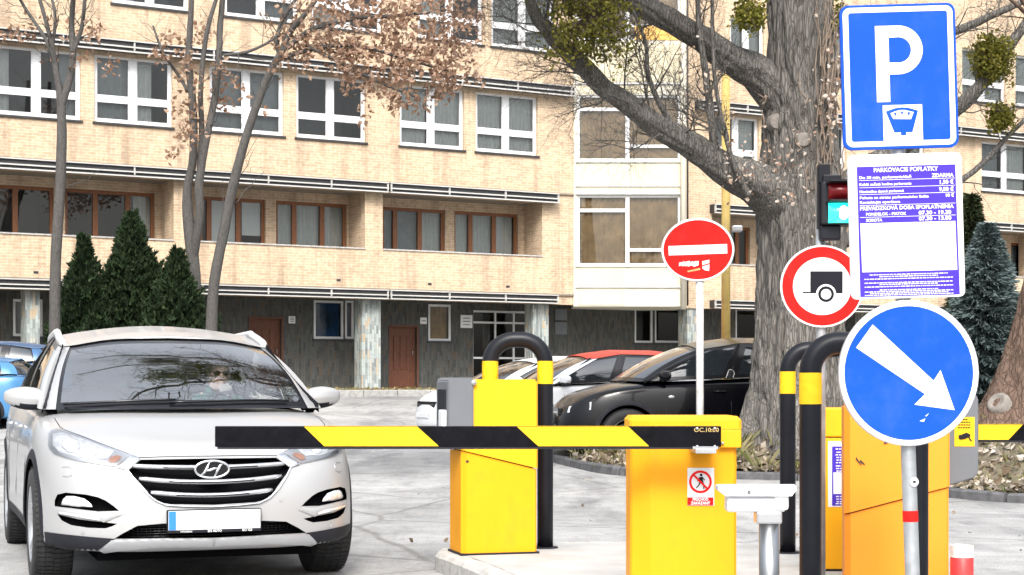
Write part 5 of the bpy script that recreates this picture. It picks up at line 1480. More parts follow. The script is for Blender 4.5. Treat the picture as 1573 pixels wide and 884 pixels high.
# --- left cabinet with grey terminal head
def cabinet(label,corner,yaw,w,dp,ztop,z0,body,upper,seamz,head,name='barrier_cabinet'):
    root=thing(name,label,'cabinet',(corner[0],corner[1],z0),yaw,'yellow parking barrier cabinets')
    h=ztop-z0; s0,s1=seamz[0]-z0,seamz[1]-z0; c=.035
    mb=MB()
    def shell(x0,x1,y0,y1,zl,zr,tl,tr,ch):
        P=[(x0+ch,y0),(x1-.012,y0),(x1,y0+.012),(x1,y1),(x0,y1),(x0,y0+ch)]
        n=len(P); f=lambda x:(x-x0)/(x1-x0)
        vs=[(x,y,zl+(zr-zl)*f(x)) for x,y in P]+[(x,y,tl+(tr-tl)*f(x)) for x,y in P]
        return vs,[list(range(n))[::-1],list(range(n,2*n))]+[(i,(i+1)%n,(i+1)%n+n,i+n) for i in range(n)]
    v,f=shell(0,w,.012,dp,0.0,0.0,s0-.006,s1-.006,.03); mb.add(v,f)
    v,f=shell(.02,w-.02,.03,dp-.02,s0-.01,s1-.01,s0+.01,s1+.01,.03); mb.add(v,f,1)
    mb.build('lower_housing',[M[body],M['dark']],root,local=True)
    mb=MB(); v,f=shell(-.004,w+.004,0,dp+.004,s0,s1,h-.012,h-.012,.03); mb.add(v,f)
    v,f=shell(.006,w-.006,.012,dp-.008,h-.012,h-.012,h,h,.03); mb.add(v,f)
    mb.build('upper_cover',[M[upper]],root,local=True)
    mb=MB(); mb.box((-.012,-.004,-.0),(w+.012,dp+.012,.012)); mb.build('base_plate',M['plastic'],root,local=True)
    if head:
        hx0,hx1,hy0,hy1,hz0,hz1,slope=head
        q=MB(); P=[(hx0+.012,hz0+slope[0]),(hx1,hz0+slope[1]),(hx1,hz1),(hx0+.02,hz1),(hx0,hz1-.02),(hx0,hz0+slope[0]+.01)]
        bm=bmesh.new(); a=[bm.verts.new((x,hy0,z-z0)) for x,z in P]; b=[bm.verts.new((x,hy1,z-z0)) for x,z in P]
        bm.faces.new(a[::-1]); bm.faces.new(b)
        for i in range(len(P)): bm.faces.new((a[i],a[(i+1)%len(P)],b[(i+1)%len(P)],b[i]))
        bmesh.ops.recalc_face_normals(bm,faces=bm.faces[:]); bmesh.ops.bevel(bm,geom=bm.edges[:],offset=.008,segments=2,affect='EDGES')
        q.bm(bm); ho=q.build('terminal_head',M['greybox'],root,local=True)
        return root,ho
    return root,None
Yc=10.78; c=at(719,853,Yc); y1=R(16)
cab1,hd=cabinet('slim yellow cabinet with a grey terminal head on its left side',(c.x-.036,Yc+.015),y1,.50,.33,at(0,583,Yc).z,.122,'yellow','yellow2',(at(0,692,Yc).z,at(0,722,Yc).z),(-.10,.07,-.02,.30,.83,at(0,581,Yc).z+.003,(0,0)))
# details in the cabinet frame
q=MB(); q.lathe([(0,-.028),(.016,-.028),(.018,-.02)],12,0,True,'y',(.07,0,at(0,588,Yc).z-.122)); q.build('screw',M['zinc'],hd,local=True)
q=MB(); q.box((-.106,.03,.86),(-.101,.24,1.06),0,.002); q.build('reader_panel',M['plastic'],hd,local=True)
q=MB(); q.box((-.135,.0,.80),(-.102,.10,.93),0,.008); q.build('ticket_slot',M['signwhite'],hd,local=True)
q=MB(); q.lathe([(0,.0),(.009,0),(.010,.01)],10,0,True,'y',(.035,.008,.60)); q.build('lock',M['dark'],cab1,local=True)
# --- barrier cabinet carrying the boom
Yb=8.3; s=F/Yb
x0,x1=(970-CX)/s,(1133-CX)/s; zt=at(0,640,Yb).z; z0=.122
cb=thing('barrier_cabinet','yellow cabinet behind the long boom with a pedestrian prohibition sticker','cabinet',((x0+x1)/2,Yb,z0),0,'yellow parking barrier cabinets')
def loftbox(mb,P0,z0,z1,P1=None,mi=0):
    n=len(P0);P1=P1 or P0
    mb.add([(x,y,z0) for x,y in P0]+[(x,y,z1) for x,y in P1],[list(range(n))[::-1],list(range(n,2*n))]+[(i,(i+1)%n,(i+1)%n+n,i+n) for i in range(n)],mi)
x28=(1000-CX)/s
P=[(x28,Yb+.03),(x1-.014,Yb+.03),(x1,Yb+.044),(x1,Yb+.40),(x0,Yb+.40),(x0,Yb+.09),(x0+.01,Yb+.075)]
mb=MB(); loftbox(mb,P,z0,zt-.10); mb.build('housing',M['yellow'],cb)
x2=(1139.5-CX)/s; x3=(1107-CX)/s
e=.012
Q=[(x28-.01,Yb),(x2-.014,Yb),(x2,Yb+.014),(x2,Yb+.43),(x0-.006,Yb+.43),(x0-.006,Yb+.06),(x0+.006,Yb+.045)]
Q1=[(x28-.008,Yb+.02),(x2-.024,Yb+.02),(x2-.018,Yb+.026),(x2-.018,Yb+.41),(x0+.012,Yb+.41),(x0+.012,Yb+.075),(x0+.02,Yb+.065)]
mb=MB(); zc=at(0,688,Yb).z
loftbox(mb,Q,at(0,660,Yb).z,zt-.02); loftbox(mb,Q,zt-.0199,zt,Q1)
mb.box((x3,Yb+.001,zc),(x2-.002,Yb+.2,at(0,660,Yb).z-.0005),0,.004)
mb.build('hood',M['yellow2'],cb)
q=MB()
for px,py in ((1105,683),(1110,681)): q.lathe([(0,Yb-.012),(.006,Yb-.012),(.007,Yb)],10,0,True,'y',((px-CX)/s,0,HC-(py-HY)/s))
q.build('bolt',M['zinc'],cb)
def sticker(parent,px0,px1,py0,py1,Y,mat,name='sticker'):
    a=at(px0,py1,Y); b=at(px1,py0,Y); q=MB(); q.box((a.x,Y-.002,a.z),(b.x,Y,b.z)); return q.build(name,M[mat],parent)
Ys=Yb+.028
st=sticker(cb,1056,1097,719,777,Ys,'signwhite')
S=facing(at(1076,740.5,Ys-.004)); px=1/s
q=MB(); q.M=S; n=40
R1,R2=17.5*px,14*px
q.add([(r_*math.cos(2*PI*i/n),r_*math.sin(2*PI*i/n),0) for r_ in (R1,R2) for i in range(n)],[(i,(i+1)%n,(i+1)%n+n,i+n) for i in range(n)])
# banner
q.add([(-20*px,-24*px,0),(20*px,-24*px,0),(20*px,-36*px,0),(-20*px,-36*px,0)],[(0,3,2,1)]); q.build('prohibition_ring',M['signred'],st)
q=MB(); q.M=S@Matrix.Translation((0,0,.001)); D=px
q.add([(x*D,y*D,0) for x,y in circ(2.2,2.2,12,1,10.5)],[list(range(12))])
for pl in ([(-2,7),(3,8),(4,1),(-1,1)],[(-2,7),(-5,1),(-4,.5),(-.5,6)],[(3,8),(7,3),(6,2),(3,5.5)],[(-1,1.5),(1.5,1.5),(-2,-6),(-6,-10),(-7,-9),(-3.5,-5)],[(1.5,1.5),(4,1.5),(6,-5),(6,-11),(4.3,-11),(4,-5)]):
    q.add([(x*D,y*D,0) for x,y in pl],[list(range(len(pl)))])
q.build('walking_figure',M['signblack'],st)
q=MB(); q.M=S@Matrix.Translation((0,0,.002)); a=Matrix.Rotation(R(-45),4,'Z')
q.add([a@Vector(p) for p in ((-R2,-1.5*D,0),(R2,-1.5*D,0),(R2,1.5*D,0),(-R2,1.5*D,0))],[(0,1,2,3)]); q.build('prohibition_bar',M['signred'],st)
q=MB(); q.text('PRECHOD',6.2*D,S@Matrix.Translation((0,-27*D,.001)),0,.03,width=24*D); q.text('ZAKÁZANÝ',6.2*D,S@Matrix.Translation((0,-33*D,.001)),0,.03,width=30*D); q.build('lettering',M['signwhite'],st)
# --- boom
def boom(label,pxa,pxb,pya,pyb,Y,stripes,slant,bracket=True,text=True,th=.03):
    s=F/Y; X0,X1=(pxa-CX)/s,(pxb-CX)/s; Z0,Z1=HC-(pyb-HY)/s,HC-(pya-HY)/s
    root=thing('barrier_boom',label,'barrier boom',(X1,Y,Z0),0,'striped barrier booms')
    X=lambda p:(p-CX)/s
    mb=MB(); mb.box((X0,Y,Z0),(X1,Y+th,Z1),0,.004); mb.build('arm',M['black'],root)
    for (a,b,c,d) in stripes:                        # top-left, top-right, bottom-right, bottom-left in px
        q=MB(); h=Z1-Z0
        q.add([(X(d),Y-.0012,Z0+.004),(X(c),Y-.0012,Z0+.004),(X(b),Y-.0012,Z1-.002),(X(a),Y-.0012,Z1-.002),
               (X(a),Y+.0,Z1+.0012),(X(b),Y+.0,Z1+.0012),(X(b),Y+th,Z1+.0012),(X(a),Y+th,Z1+.0012)],[(0,1,2,3),(4,5,6,7)]); q.build('yellow_stripe',M['tapey'],root)
    q=MB(); q.box((X0+.012,Y+.002,Z0-.010),(X1-.01,Y+th-.003,Z0+.001)); q.build('rubber_edge',M['plastic'],root)
    return root,X
Yq=8.1; sq=F/Yq
bo,X=boom('long black and yellow boom lowered in front of the silver car and the cabinets',330,1108,655,687,Yq,[(467,641,674,498),(794,965,997,827)],0)
q=MB(); q.box((X(1068),Yq-.012,at(0,697,Yq).z),(X(1100),Yb+.02,at(0,689.5,Yq).z),0,.003); q.box((X(1064),Yq-.009,at(0,690,Yq).z),(X(1103),Yq-.002,at(0,686,Yq).z)); q.build('clamp',M['zinc'],bo)
q=MB(); q.box((X(1066),Yq+.03,at(0,684,Yq).z),(X(1104),Yb+.01,at(0,658,Yq).z)); q.build('mount',M['plastic'],bo)
q=MB()
for pp in (1071,1098): 
    for zz in (656.5,684): q.lathe([(0,Yq-.008),(.006,Yq-.008),(.007,Yq-.0)],8,0,True,'y',(X(pp),0,at(0,zz+2,Yq).z))
q.build('bolt',M['zinc'],bo)
q=MB(); q.text('OC.10:00',9/sq,facing((X(1085),Yq-.002,at(0,661,Yq).z)),0,.02,width=38/sq); q.build('stencil_lettering',M['gold_print'],bo)
bo2,_=boom('short stretch of striped boom reaching out of frame right of the grey terminal',1500,1660,652,677,9.6,[(1503,1571,1549,1503)],0)

# --- yellow pay cabinet and orange cabinet on the right
Y3=9.9; s3=F/Y3; a=at(1265,878,Y3)
pc=thing('pay_cabinet','narrow yellow cabinet with a violet tariff sticker, tucked behind the orange cabinet','cabinet',(a.x,Y3,.122),0,'yellow parking barrier cabinets')
mb=MB(); X=lambda p:(p-CX)/s3
mb.box((X(1265),Y3,.134),(X(1265)+.42,Y3+.3,at(0,673,Y3).z),0,.004); mb.build('housing',M['yellow2'],pc)
mb=MB(); mb.box((X(1264),Y3-.008,at(0,671.5,Y3).z),(X(1265)+.424,Y3+.31,at(0,627,Y3).z),0,.008); mb.build('lid',M['yellow2'],pc)
mb=MB(); mb.box((X(1264.5),Y3-.003,.122),(X(1265)+.42,Y3+.3,.1335)); mb.build('plinth',M['plastic'],pc)
st=sticker(pc,1272,1316,678,779,Y3-.0005,'signwhite')
q=MB(); z=lambda y:HC-(y-HY)/s3; q.box((X(1278),Y3-.0042,z(777)),(X(1314),Y3-.003,z(686)),0); vo=q.build('violet_print',M['purple'],st)
q=MB(); q.box((X(1280),Y3-.0052,z(759)),(X(1312),Y3-.0045,z(726)),0); r=random.Random(4)
for yy in (690,695,699,703,707,711,716,720,724,763,767,771,774):
    x=1283+r.uniform(0,2)
    while x<1312: l=r.uniform(3,8); q.box((X(x),Y3-.0052,z(yy+.8)),(X(min(x+l,1312)),Y3-.0045,z(yy-.8))); x+=l+1.3
q.build('fine_print',M['signwhite'],vo)
Y4=8.95; s4=F/Y4; c=at(1298,0,Y4)
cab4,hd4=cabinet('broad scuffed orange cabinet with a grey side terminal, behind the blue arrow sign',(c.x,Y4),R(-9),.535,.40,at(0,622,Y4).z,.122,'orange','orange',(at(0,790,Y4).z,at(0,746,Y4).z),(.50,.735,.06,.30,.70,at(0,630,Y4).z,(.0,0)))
# the grey terminal is cut obliquely below
bpy.data.objects.remove(hd4)
q=MB(); zz=lambda y:HC-(y-HY)/(F/9.05); xx=lambda p:(p-CX)/(F/9.05)
P=[(xx(1457),zz(747)),(xx(1496),zz(735)),(xx(1503),zz(727)),(xx(1503),zz(612)),(xx(1494),zz(600)),(xx(1457),zz(598))]
bm=bmesh.new(); A=[bm.verts.new((x,9.05,z)) for x,z in P]; B=[bm.verts.new((x,9.36,z)) for x,z in P]
bm.faces.new(A);bm.faces.new(B[::-1])
for i in range(6): bm.faces.new((A[i],B[i],B[(i+1)%6],A[(i+1)%6]))
bmesh.ops.recalc_face_normals(bm,faces=bm.faces[:]); bmesh.ops.bevel(bm,geom=bm.edges[:],offset=.006,segments=2,affect='EDGES')
q.bm(bm); hd4=q.build('terminal_head',M['greybox'],cab4)
a=sticker(hd4,1466,1497,641,686,9.049,'tapey')
S=facing(at(1481.5,663.5,9.045)); D=1/(F/9.05)
q=MB(); q.M=S
for i,(l,w_) in enumerate(((-6,12),(-9,18),(-9,19),(-10,20))):
    yy=(18-i*4.2); x=l
    while x<l+w_: q.add([(x*D,yy*D,0),(min(x+3,l+w_)*D,yy*D,0),(min(x+3,l+w_)*D,(yy+1.7)*D,0),(x*D,(yy+1.7)*D,0)],[(0,1,2,3)]); x+=3.8
q.build('fine_print',M['signblack'],a)
q=MB(); q.M=S
for pl in ([(-9,-6),(-7,-4),(0,-7),(2,-11),(-6,-12),(-9,-10)],[(-4,-4),(3,-1.5),(9,-4),(9,-7),(3,-10),(-2,-9)],[(5,-7),(7,-7),(12,-15),(9,-14)]):
    q.add([(x*D,y*D,0.0005*(1+i)) for i,(x,y) in enumerate(pl)],[list(range(len(pl)))])
q.build('camera_symbol',M['signblack'],a)
q=MB(); q.M=rootmat(cab4); 
for (x,z,l,a_) in ((.055,.70,.05,-50),(.075,.685,.035,-30),(.2,.78,.02,10),(.30,.9,.03,20)):
    dx,dz=math.cos(R(a_))*l,math.sin(R(a_))*l
    q.add([(x,-.0055,z),(x+dx,-.0055,z+dz),(x+dx*.9,-.0055,z+dz+.008),(x+.004,-.0055,z+.012)],[(0,1,2,3)])
q.build('scuff_mark',M['dark'],cab4)

# --- sign cluster on the leaning galvanised post
YP=6.6; sp_=F/YP; LEAN=R(-1.7)
base=Vector((at(1400,884,YP+.05).x+.02,YP+.05,0)); topz=1.226+586/sp_
def postx(z): return base.x-(z)*math.tan(R(1.95))
po=thing('sign_post','leaning galvanised post with a red tape ring, carrying the stacked blue signs','post',base)
mb=MB(); n=12; mb.tube([(postx(z),base.y,z) for z in (0,.5,1,1.5,2,2.5,topz-.02)],.029,20); mb.build('tube',M['zinc'],po)
q=MB(); za,zb=at(0,803,YP).z,at(0,786,YP).z; q.tube([(postx(za),base.y,za),(postx(zb),base.y,zb)],.0302,20,cap=False); q.build('red_tape_ring',M['signred'],po)
q=MB(); c=at(1402,741,YP-.0); q.M=facing(Vector((postx(c.z)+.012,base.y-.031,c.z)),.25); q.prism(circ(.0185,.0185,24),0,.0015); so_=q.build('round_sticker',M['signwhite'],po)
q=MB(); q.M=facing(Vector((postx(c.z)+.0124,base.y-.0335,c.z)),.25); q.box((-.006,-.004,0),(.006,.004,.0006)); q.build('barcode',M['signblack'],so_)
q=MB(); q.lathe([(.031,0),(.05,.004),(.05,.0)],20,0,True,'z',base); q.build('foot_collar',M['zinc'],po)
D=1/sp_
def arcpts(cx,cy,r,a0,a1,n=16): return [(cx+r*math.cos(R(a0+(a1-a0)*i/n)),cy+r*math.sin(R(a0+(a1-a0)*i/n))) for i in range(n+1)]
def flat(mb,pl,z): mb.add([(x*D,y*D,z) for x,y in pl],[list(range(len(pl)))])
def ringf(mb,o,i_,z):
    n=len(o); mb.add([(x*D,y*D,z) for x,y in o+i_],[(k,(k+1)%n,(k+1)%n+n,k+n) for k in range(n)])
def clampbits(parent,zs):
    for z in zs:
        q=MB(); q.lathe([(.031,z-.02),(.035,z-.02),(.035,z+.02),(.031,z+.02)],20,0,True,'z',(postx(z),base.y,0)); q.build('clamp',M['zinc'],parent)
# parking sign
c=at(1381.5,117.5,YP); ps=thing('parking_sign','blue parking sign with a large white P above a meter symbol','road sign',c)
S=facing(c,0,LEAN); H=lambda u,v:(u-88.5,111-v)
mb=MB(); mb.M=S; mb.prism([(x*D,y*D) for x,y in rrect(-88.5,-111,88.5,111,13)],-.02,0,0,bev=.002); mb.build('panel',[M['signblue']],ps)
q=MB(); q.M=S; ringf(q,rrect(-84.5,-107,84.5,107,11),rrect(-76,-99,76,99,4),.001); q.build('white_border',M['signwhite'],ps)
q=MB(); q.M=S
flat(q,[H(53,33),H(53,150),H(73.5,150),H(73.5,33)],.0012)
o=[H(73.5,33)]+[ (x,y) for x,y in arcpts(H(88,0)[0],111-70.5,37.5,90,-90,20)]+[H(73.5,108)]
i_=[H(73.5,51.5)]+[(x,y) for x,y in arcpts(H(88,0)[0],111-70.5,19.5,90,-90,20)]+[H(73.5,89.5)]
n=len(o); q.add([(x*D,y*D,.0012) for x,y in o+i_],[(k,k+1,k+1+n,k+n) for k in range(n-1)]); q.build('letter_p',M['signwhite'],ps)
q=MB(); q.M=S; flat(q,[H(61.5,155),H(61.5,210),H(122,210),H(122,155)],.0012); mt=q.build('meter_field',M['signwhite'],ps)
q=MB(); q.M=S; Z=lambda x,y:H((x-412)/3.685,(y-18)/3.685)
flat(q,[Z(655,625)]+[Z(655+183*t,625-22*math.sin(PI*t)) for t in (.15,.3,.5,.7,.85)]+[Z(838,625),Z(803,745),Z(767,745),Z(767,762),Z(737,762),Z(737,745),Z(700,745)],.0018); q.build('meter_symbol',M['signblue'],mt)
q=MB(); q.M=S; flat(q,[Z(680,636)]+[Z(680+133*t,636-18*math.sin(PI*t)) for t in (.2,.4,.6,.8)]+[Z(813,632),Z(796,672),Z(696,668)],.0023); mw=q.build('meter_window',M['signwhite'],mt)
q=MB(); q.M=S
for pl in ([(700,634),(716,630),(712,650),(706,650)],[(738,627),(754,627),(749,645),(743,645)],[(778,630),(794,634),(786,650),(780,650)]): flat(q,[Z(*p) for p in pl],.0028)
q.build('meter_tick',M['signblue'],mw); clampbits(ps,(c.z+.18,c.z-.18))
# price board
c=at(1392.5,347.3,YP); pb=thing('price_board','white board with a violet parking tariff table under the parking sign','sign board',c)
S=facing(c,0,R(-1.6)); W_,H_=87.5,111
H=lambda u,v:(u-87,110.5-v)
mb=MB(); mb.M=S; mb.prism([(x*D,y*D) for x,y in rrect(-W_,-H_,W_,H_,9)],-.018,0,0,bev=.002); mb.build('board',M['signwhite'],pb)
q=MB(); q.M=S; flat(q,[H(13,18),H(13,218),H(166,218),H(164.5,18)],.001); vp=q.build('violet_print',M['purple'],pb)
wt=MB(); wt.M=S
def T_(mb,t,u,v,size,w=None,al='LEFT',bold=.02): mb.text(t,size*D,Matrix.Translation((H(u,v)[0]*D,H(u,v)[1]*D,.0018)),0,bold,al,w*D if w else None)
T_(wt,'PARKOVACIE POPLATKY',88,24,9,99,'CENTER',.03)
for t,v,w,rt_,sz in (('Do 30 min. parkovania/deň',35,80,'ZDARMA',8),('Každá začatá hodina parkovania',45.5,80,'1,50 €',8.5),('Maximálne denné parkovné',56.5,68,'9,00 €',8.5),('Pokuta za stratu parkovacieho lístka',66,106,'10 €',7),('Kontaktujte operátora',73,62,None,0)):
    T_(wt,t,16,v,5.6,w,'LEFT',.03)
    if rt_: T_(wt,rt_,161,v-.5,sz,None,'RIGHT',.035)
T_(wt,'PREVÁDZKOVÁ DOBA SPOPLATNENIA',88,82.5,8,144,'CENTER',.03)
T_(wt,'PONDELOK - PIATOK',25,91.5,6.2,62,'LEFT',.03); T_(wt,'07.30 - 19.30',156,91.3,8,50,'RIGHT',.035)
T_(wt,'SOBOTA',25,100.7,6.2,25,'LEFT',.03); T_(wt,'07.30 - 13.00',156,100.3,8,50,'RIGHT',.035)
wt.build('lettering',M['signwhite'],vp)
q=MB(); q.M=S
for v in (39,50.2,60.8,77.5,95.8): flat(q,[H(16,v-.35),H(16,v+.35),H(163,v+.35),H(163,v-.35)],.0016)
flat(q,[H(16,105),H(17,180),H(163,180),H(162,105)],.0016)
r=random.Random(9)
for v in (184.5,187.5,191,  197,199.6,203, 208,210.6,213.2,215.8):
    hw=r.choice([68,60,45]) ; x=88-hw
    while x<88+hw: l=r.uniform(2,7); flat(q,[H(x,v-.65),H(x,v+.65),H(min(x+l,88+hw),v+.65),H(min(x+l,88+hw),v-.65)],.0016); x+=l+1.1
q.build('table_field',M['signwhite'],vp)
q=MB(); q.M=S
for i,v in enumerate((115,129,143.6,158)): q.text(str(i+1),9*D,Matrix.Translation((H(28,v)[0]*D,H(28,v)[1]*D,.0022)),0,.0,'CENTER')
q.build('row_number',M['purple'] if 0 else M['greybox'],vp)
q=MB(); q.M=S
for v0 in (112,125,128,140,143,154,162,171):
    x=45+r.uniform(0,20); xe=r.uniform(110,150); q=MB(); q.M=S
    while x<xe: l=r.uniform(2,6); flat(q,[H(x,v0-.55),H(x,v0+.55),H(x+l,v0+.55),H(x+l,v0-.55)],.0021); x+=l+1.5
    q.build('faded_line',M['grey_print'],pb)
q=MB(); q.M=S
for v,a,b in ((6.5,28,133),(13,34,122)):
    x=a
    while x<b: l=r.uniform(2,5); flat(q,[H(x,v-1.1),H(x,v+1.1),H(x+l,v+1.1),H(x+l,v-1.1)],.0012); x+=l+1.4
q.build('faded_print',M['grey_print'],pb)
q=MB(); q.M=S; flat(q,[H(140,4),H(140,15),H(151,15),H(151,4)],.0012); flat(q,[H(152.5,4),H(152.5,15),H(163,15),H(163,4)],.0012); q.build('faded_logo',M['cyan_print'],pb); clampbits(pb,(c.z+.15,c.z-.2))
# arrow sign
c=at(1396,573.5,YP); ar=thing('arrow_sign','round blue sign with a white arrow pointing down to the right','road sign',c)
S=facing(c,0,R(-1)); mb=MB(); mb.M=S
mb.prism([(x*D,y*D) for x,y in circ(108,112.3,72)],-.022,0,0,bev=.003); mb.build('disc',M['signback'],ar)
q=MB(); q.M=S; ringf(q,circ(106.5,110.8,72),circ(99,103,72),.0008); q.build('white_border',M['signwhite'],ar)
q=MB(); q.M=S; flat(q,circ(99.2,103.2,72),.0006); q.build('blue_field',M['signblue'],ar)
q=MB(); q.M=S; flat(q,[(x-1396,573.5-y) for x,y in ((1341.8,497.8),(1315.7,533),(1420.3,606.2),(1403.6,622),(1465.4,631.5),(1444.8,569.6),(1433.8,585.7))],.0014); q.build('arrow',M['signwhite'],ar); clampbits(ar,(c.z+.12,c.z-.12))
q=MB(); q.M=S
for pl in ([(15,-74),(24,-70),(22,-75)],[(24,-66),(30,-62),(26,-67)]): flat(q,pl,.0009)
q.build('scratch',M['signwhite'],ar)

# --- trailer prohibition sign on its own post, with the signal head
YT=9.6; sT=F/YT; D=1/sT; c=at(1263,440,YT)
tp=thing('trailer_prohibition_sign','round red-ringed sign with a black trailer symbol on a thin grey post','road sign',(c.x,YT+.04,.12))
mb=MB(); mb.tube([(c.x,YT+.045,.12),(c.x,YT+.045,1.5),(c.x,YT+.045,at(0,258,YT).z)],.027,18); mb.build('post',M['zinc'],tp)
S=facing(c,0,0); mb=MB(); mb.M=S; mb.prism([(x*D,y*D) for x,y in circ(64.3,63.3,64)],-.016,0,0,bev=.0015); mb.build('disc',M['signwhite'],tp)
q=MB(); q.M=S; ringf(q,circ(61.5,60.5,64),circ(45,44.3,64),.001); q.build('red_ring',M['signred'],tp)
q=MB(); q.M=S; L=lambda x,y:(x-1263,440-y)
wc=(1268.9,452.2)
flat(q,[L(1244.6,417),L(1244.6,451),L(1252.5,451)]+[L(wc[0]+15.5*math.cos(R(a)),wc[1]-15.5*math.sin(R(a))) for a in range(175,4,-17)]+[L(1285.5,451),L(1294.5,451),L(1294.5,417)],.001)
flat(q,[L(1233,448.7),L(1233,451),L(1244.6,451),L(1244.6,448.7)],.001)
ringf(q,circ(12.2,12.2,32,wc[0]-1263,440-wc[1]),circ(8,8,32,wc[0]-1263,440-wc[1]),.001)
q.build('trailer_symbol',M['signblack'],tp)
# signal head
tl=thing('traffic_light','small two-lamp traffic light, green lit, half hidden by the price board','traffic light',at(1285,316,YT-.05))
X=lambda p:(p-CX)*D
Z=lambda y:HC-(y-HY)*D
mb=MB(); mb.box((X(1259),YT-.07,Z(347)),(X(1312),YT+.09,Z(281)),0,.012); mb.build('housing',M['plastic'],tl)
mb=MB(); mb.box((X(1256),YT-.03,Z(282)),(X(1274),YT+.03,Z(253)),0,.004); mb.box((X(1262),YT-.05,Z(284)),(X(1290),YT+.04,Z(270)),0,.006); mb.box((X(1258),YT-.04,Z(370)),(X(1290),YT+.03,Z(347)),0,.01); mb.box((X(1255),YT-.02,Z(352)),(X(1258.5),YT+.02,Z(258))); mb.build('bracket',M['tube'],tl)
def lens(name,ya,yb,mat):
    q=MB(); xa,xb=1268,1306
    q.grid(lambda u,v:(X(xa+(xb-xa)*u),YT-.072-.05*math.sin(PI*(.15+.7*u))*math.sin(PI*(.12+.76*v)),Z(yb+(ya-yb)*v)),10,10,0)
    return q.build(name,mat,tl,weld=0)
mg=pbr('green_lamp_lit',(.02,.80,.62),.2,var=0,emis=1.0,coat=1); mgc=pbr('green_lamp_core',(.75,1,.95),.2,var=0,emis=1.6)
mr_=pbr('red_lamp_unlit',(.11,.004,.006),.3,var=.3,scale=30,spec=.3)
lens('red_lens',284,309,mr_); gl=lens('green_lens',314,345,mg)
q=MB(); cc=(X(1290),YT-.113,Z(330)); q.ell(cc,(.030,.014,.040)); q.build('lit_bulb',mgc,gl)
for ya in (281,311):
    q=MB(); q.add([(X(1265),YT-.07,Z(ya+4)),(X(1268),YT-.15,Z(ya+2)),(X(1306),YT-.15,Z(ya+2)),(X(1309),YT-.07,Z(ya+4)),(X(1265),YT-.07,Z(ya+1)),(X(1268),YT-.15,Z(ya-.5)),(X(1306),YT-.15,Z(ya-.5)),(X(1309),YT-.07,Z(ya+1))],[(0,1,2,3),(7,6,5,4),(0,4,5,1),(1,5,6,2),(2,6,7,3)]); q.build('visor',M['plastic'],tl)

# --- no-entry sign
YN=20.85; sN=F/YN; D=1/sN; c=at(1072,384,YN); bx_=at(1076,600,YN).x
ne=thing('no_entry_sign','oval-looking red no entry sign with torn white stickers on a thin white post','road sign',(bx_,YN+.05,mz(bx_,YN)))
mb=MB(); mb.tube([(bx_,YN+.06,mz(bx_,YN)-.1),(bx_,YN+.06,2.0),(bx_-.01,YN+.06,c.z+.3)],.047,14); mb.build('post',pbr('chipped_white_paint',(.78,.77,.76),.5,var=.1,dirt=.5,dirtc=(.35,.22,.14),scale=10),ne)
S=facing(c,0,R(-2)); mb=MB(); mb.M=S; mb.prism([(x*D,y*D) for x,y in circ(56.5,48.8,64)],-.03,0,0,bev=.004); mb.build('disc',M['signback'],ne)
q=MB(); q.M=S; ringf(q,circ(55.5,47.8,64),circ(53,45.6,64),.002); q.build('white_rim',M['signwhite'],ne)
q=MB(); q.M=S; flat(q,circ(53.2,45.8,64),.001); q.build('red_field',M['signred'],ne)
q=MB(); q.M=S; flat(q,[(-45,-7.2),(45,-7.2),(45,7.2),(-45,7.2)],.003); q.build('white_bar',M['signwhite'],ne)
q=MB(); q.M=S; r=random.Random(2)
for i in range(7):
    x=-30+i*4.4; flat(q,[(x,-25+r.uniform(-1,1)),(x+3.7,-24.5+r.uniform(-1,1)),(x+4.2,-17+r.uniform(-1,1)),(x+.5,-18+r.uniform(-1,1))],.003)
q.build('torn_sticker',M['signwhite'],ne)
q=MB(); q.M=S; flat(q,[(6,-18),(17,-16),(17,-21),(6,-24)],.003); flat(q,[(6,-26),(17,-23),(16,-33),(10,-32),(6,-29)],.003); q.build('torn_sticker',M['signwhite'],ne)
q=MB(); q.M=S; flat(q,[(-18,-32),(2,-28),(3,-31),(-16,-34)],.002); q.build('glue_smear',M['gold_print'],ne)

# --- camera on its steel post
YV=7.1; sV=F/YV; c=at(1160,765,YV)
cm=thing('security_camera','white box security camera on a short stainless steel post','security camera',(at(1181,0,YV).x,YV,0.12))
X=lambda p:(p-CX)/sV
Z=lambda y:HC-(y-HY)/sV
mb=MB(); mb.tube([(X(1181.5),YV,.12),(X(1181.5),YV,Z(802))],.043,28); mb.build('post',M['steel'],cm)
mb=MB(); mb.box((X(1160),YV-.05,Z(804)),(X(1199),YV+.05,Z(785)),0,.008); mb.build('mounting_block',M['satin'],cm)
mb=MB(); mb.box((X(1115),YV-.045,Z(786)),(X(1204),YV+.055,Z(760)),0,.01); bd=mb.build('camera_body',pbr('pale_grey_enamel',(.58,.60,.64),.4,var=.05),cm)
mb=MB()
P=[(-.062,-.030),(-.058,-.004),(-.048,.010),(0,.016),(.048,.010),(.058,-.004),(.062,-.030),(.056,-.030),(.052,-.006),(.044,.004),(0,.009),(-.044,.004),(-.052,-.006),(-.056,-.030)]
x0,x1=X(1101),X(1220); zc=Z(750)
vs=[(x0+(-.0 if j else 0),YV+a,zc+b+(.0 if j else 0)) for j in (0,) for a,b in P]+[(x1,YV+a,zc+b) for a,b in P]
vs=[(v[0]+(.03 if (i<14 and v[2]<zc-.01) else 0)-(.02 if (i>=14 and v[2]<zc-.01) else 0),v[1],v[2]-.012*0) for i,v in enumerate(vs)]
n=14
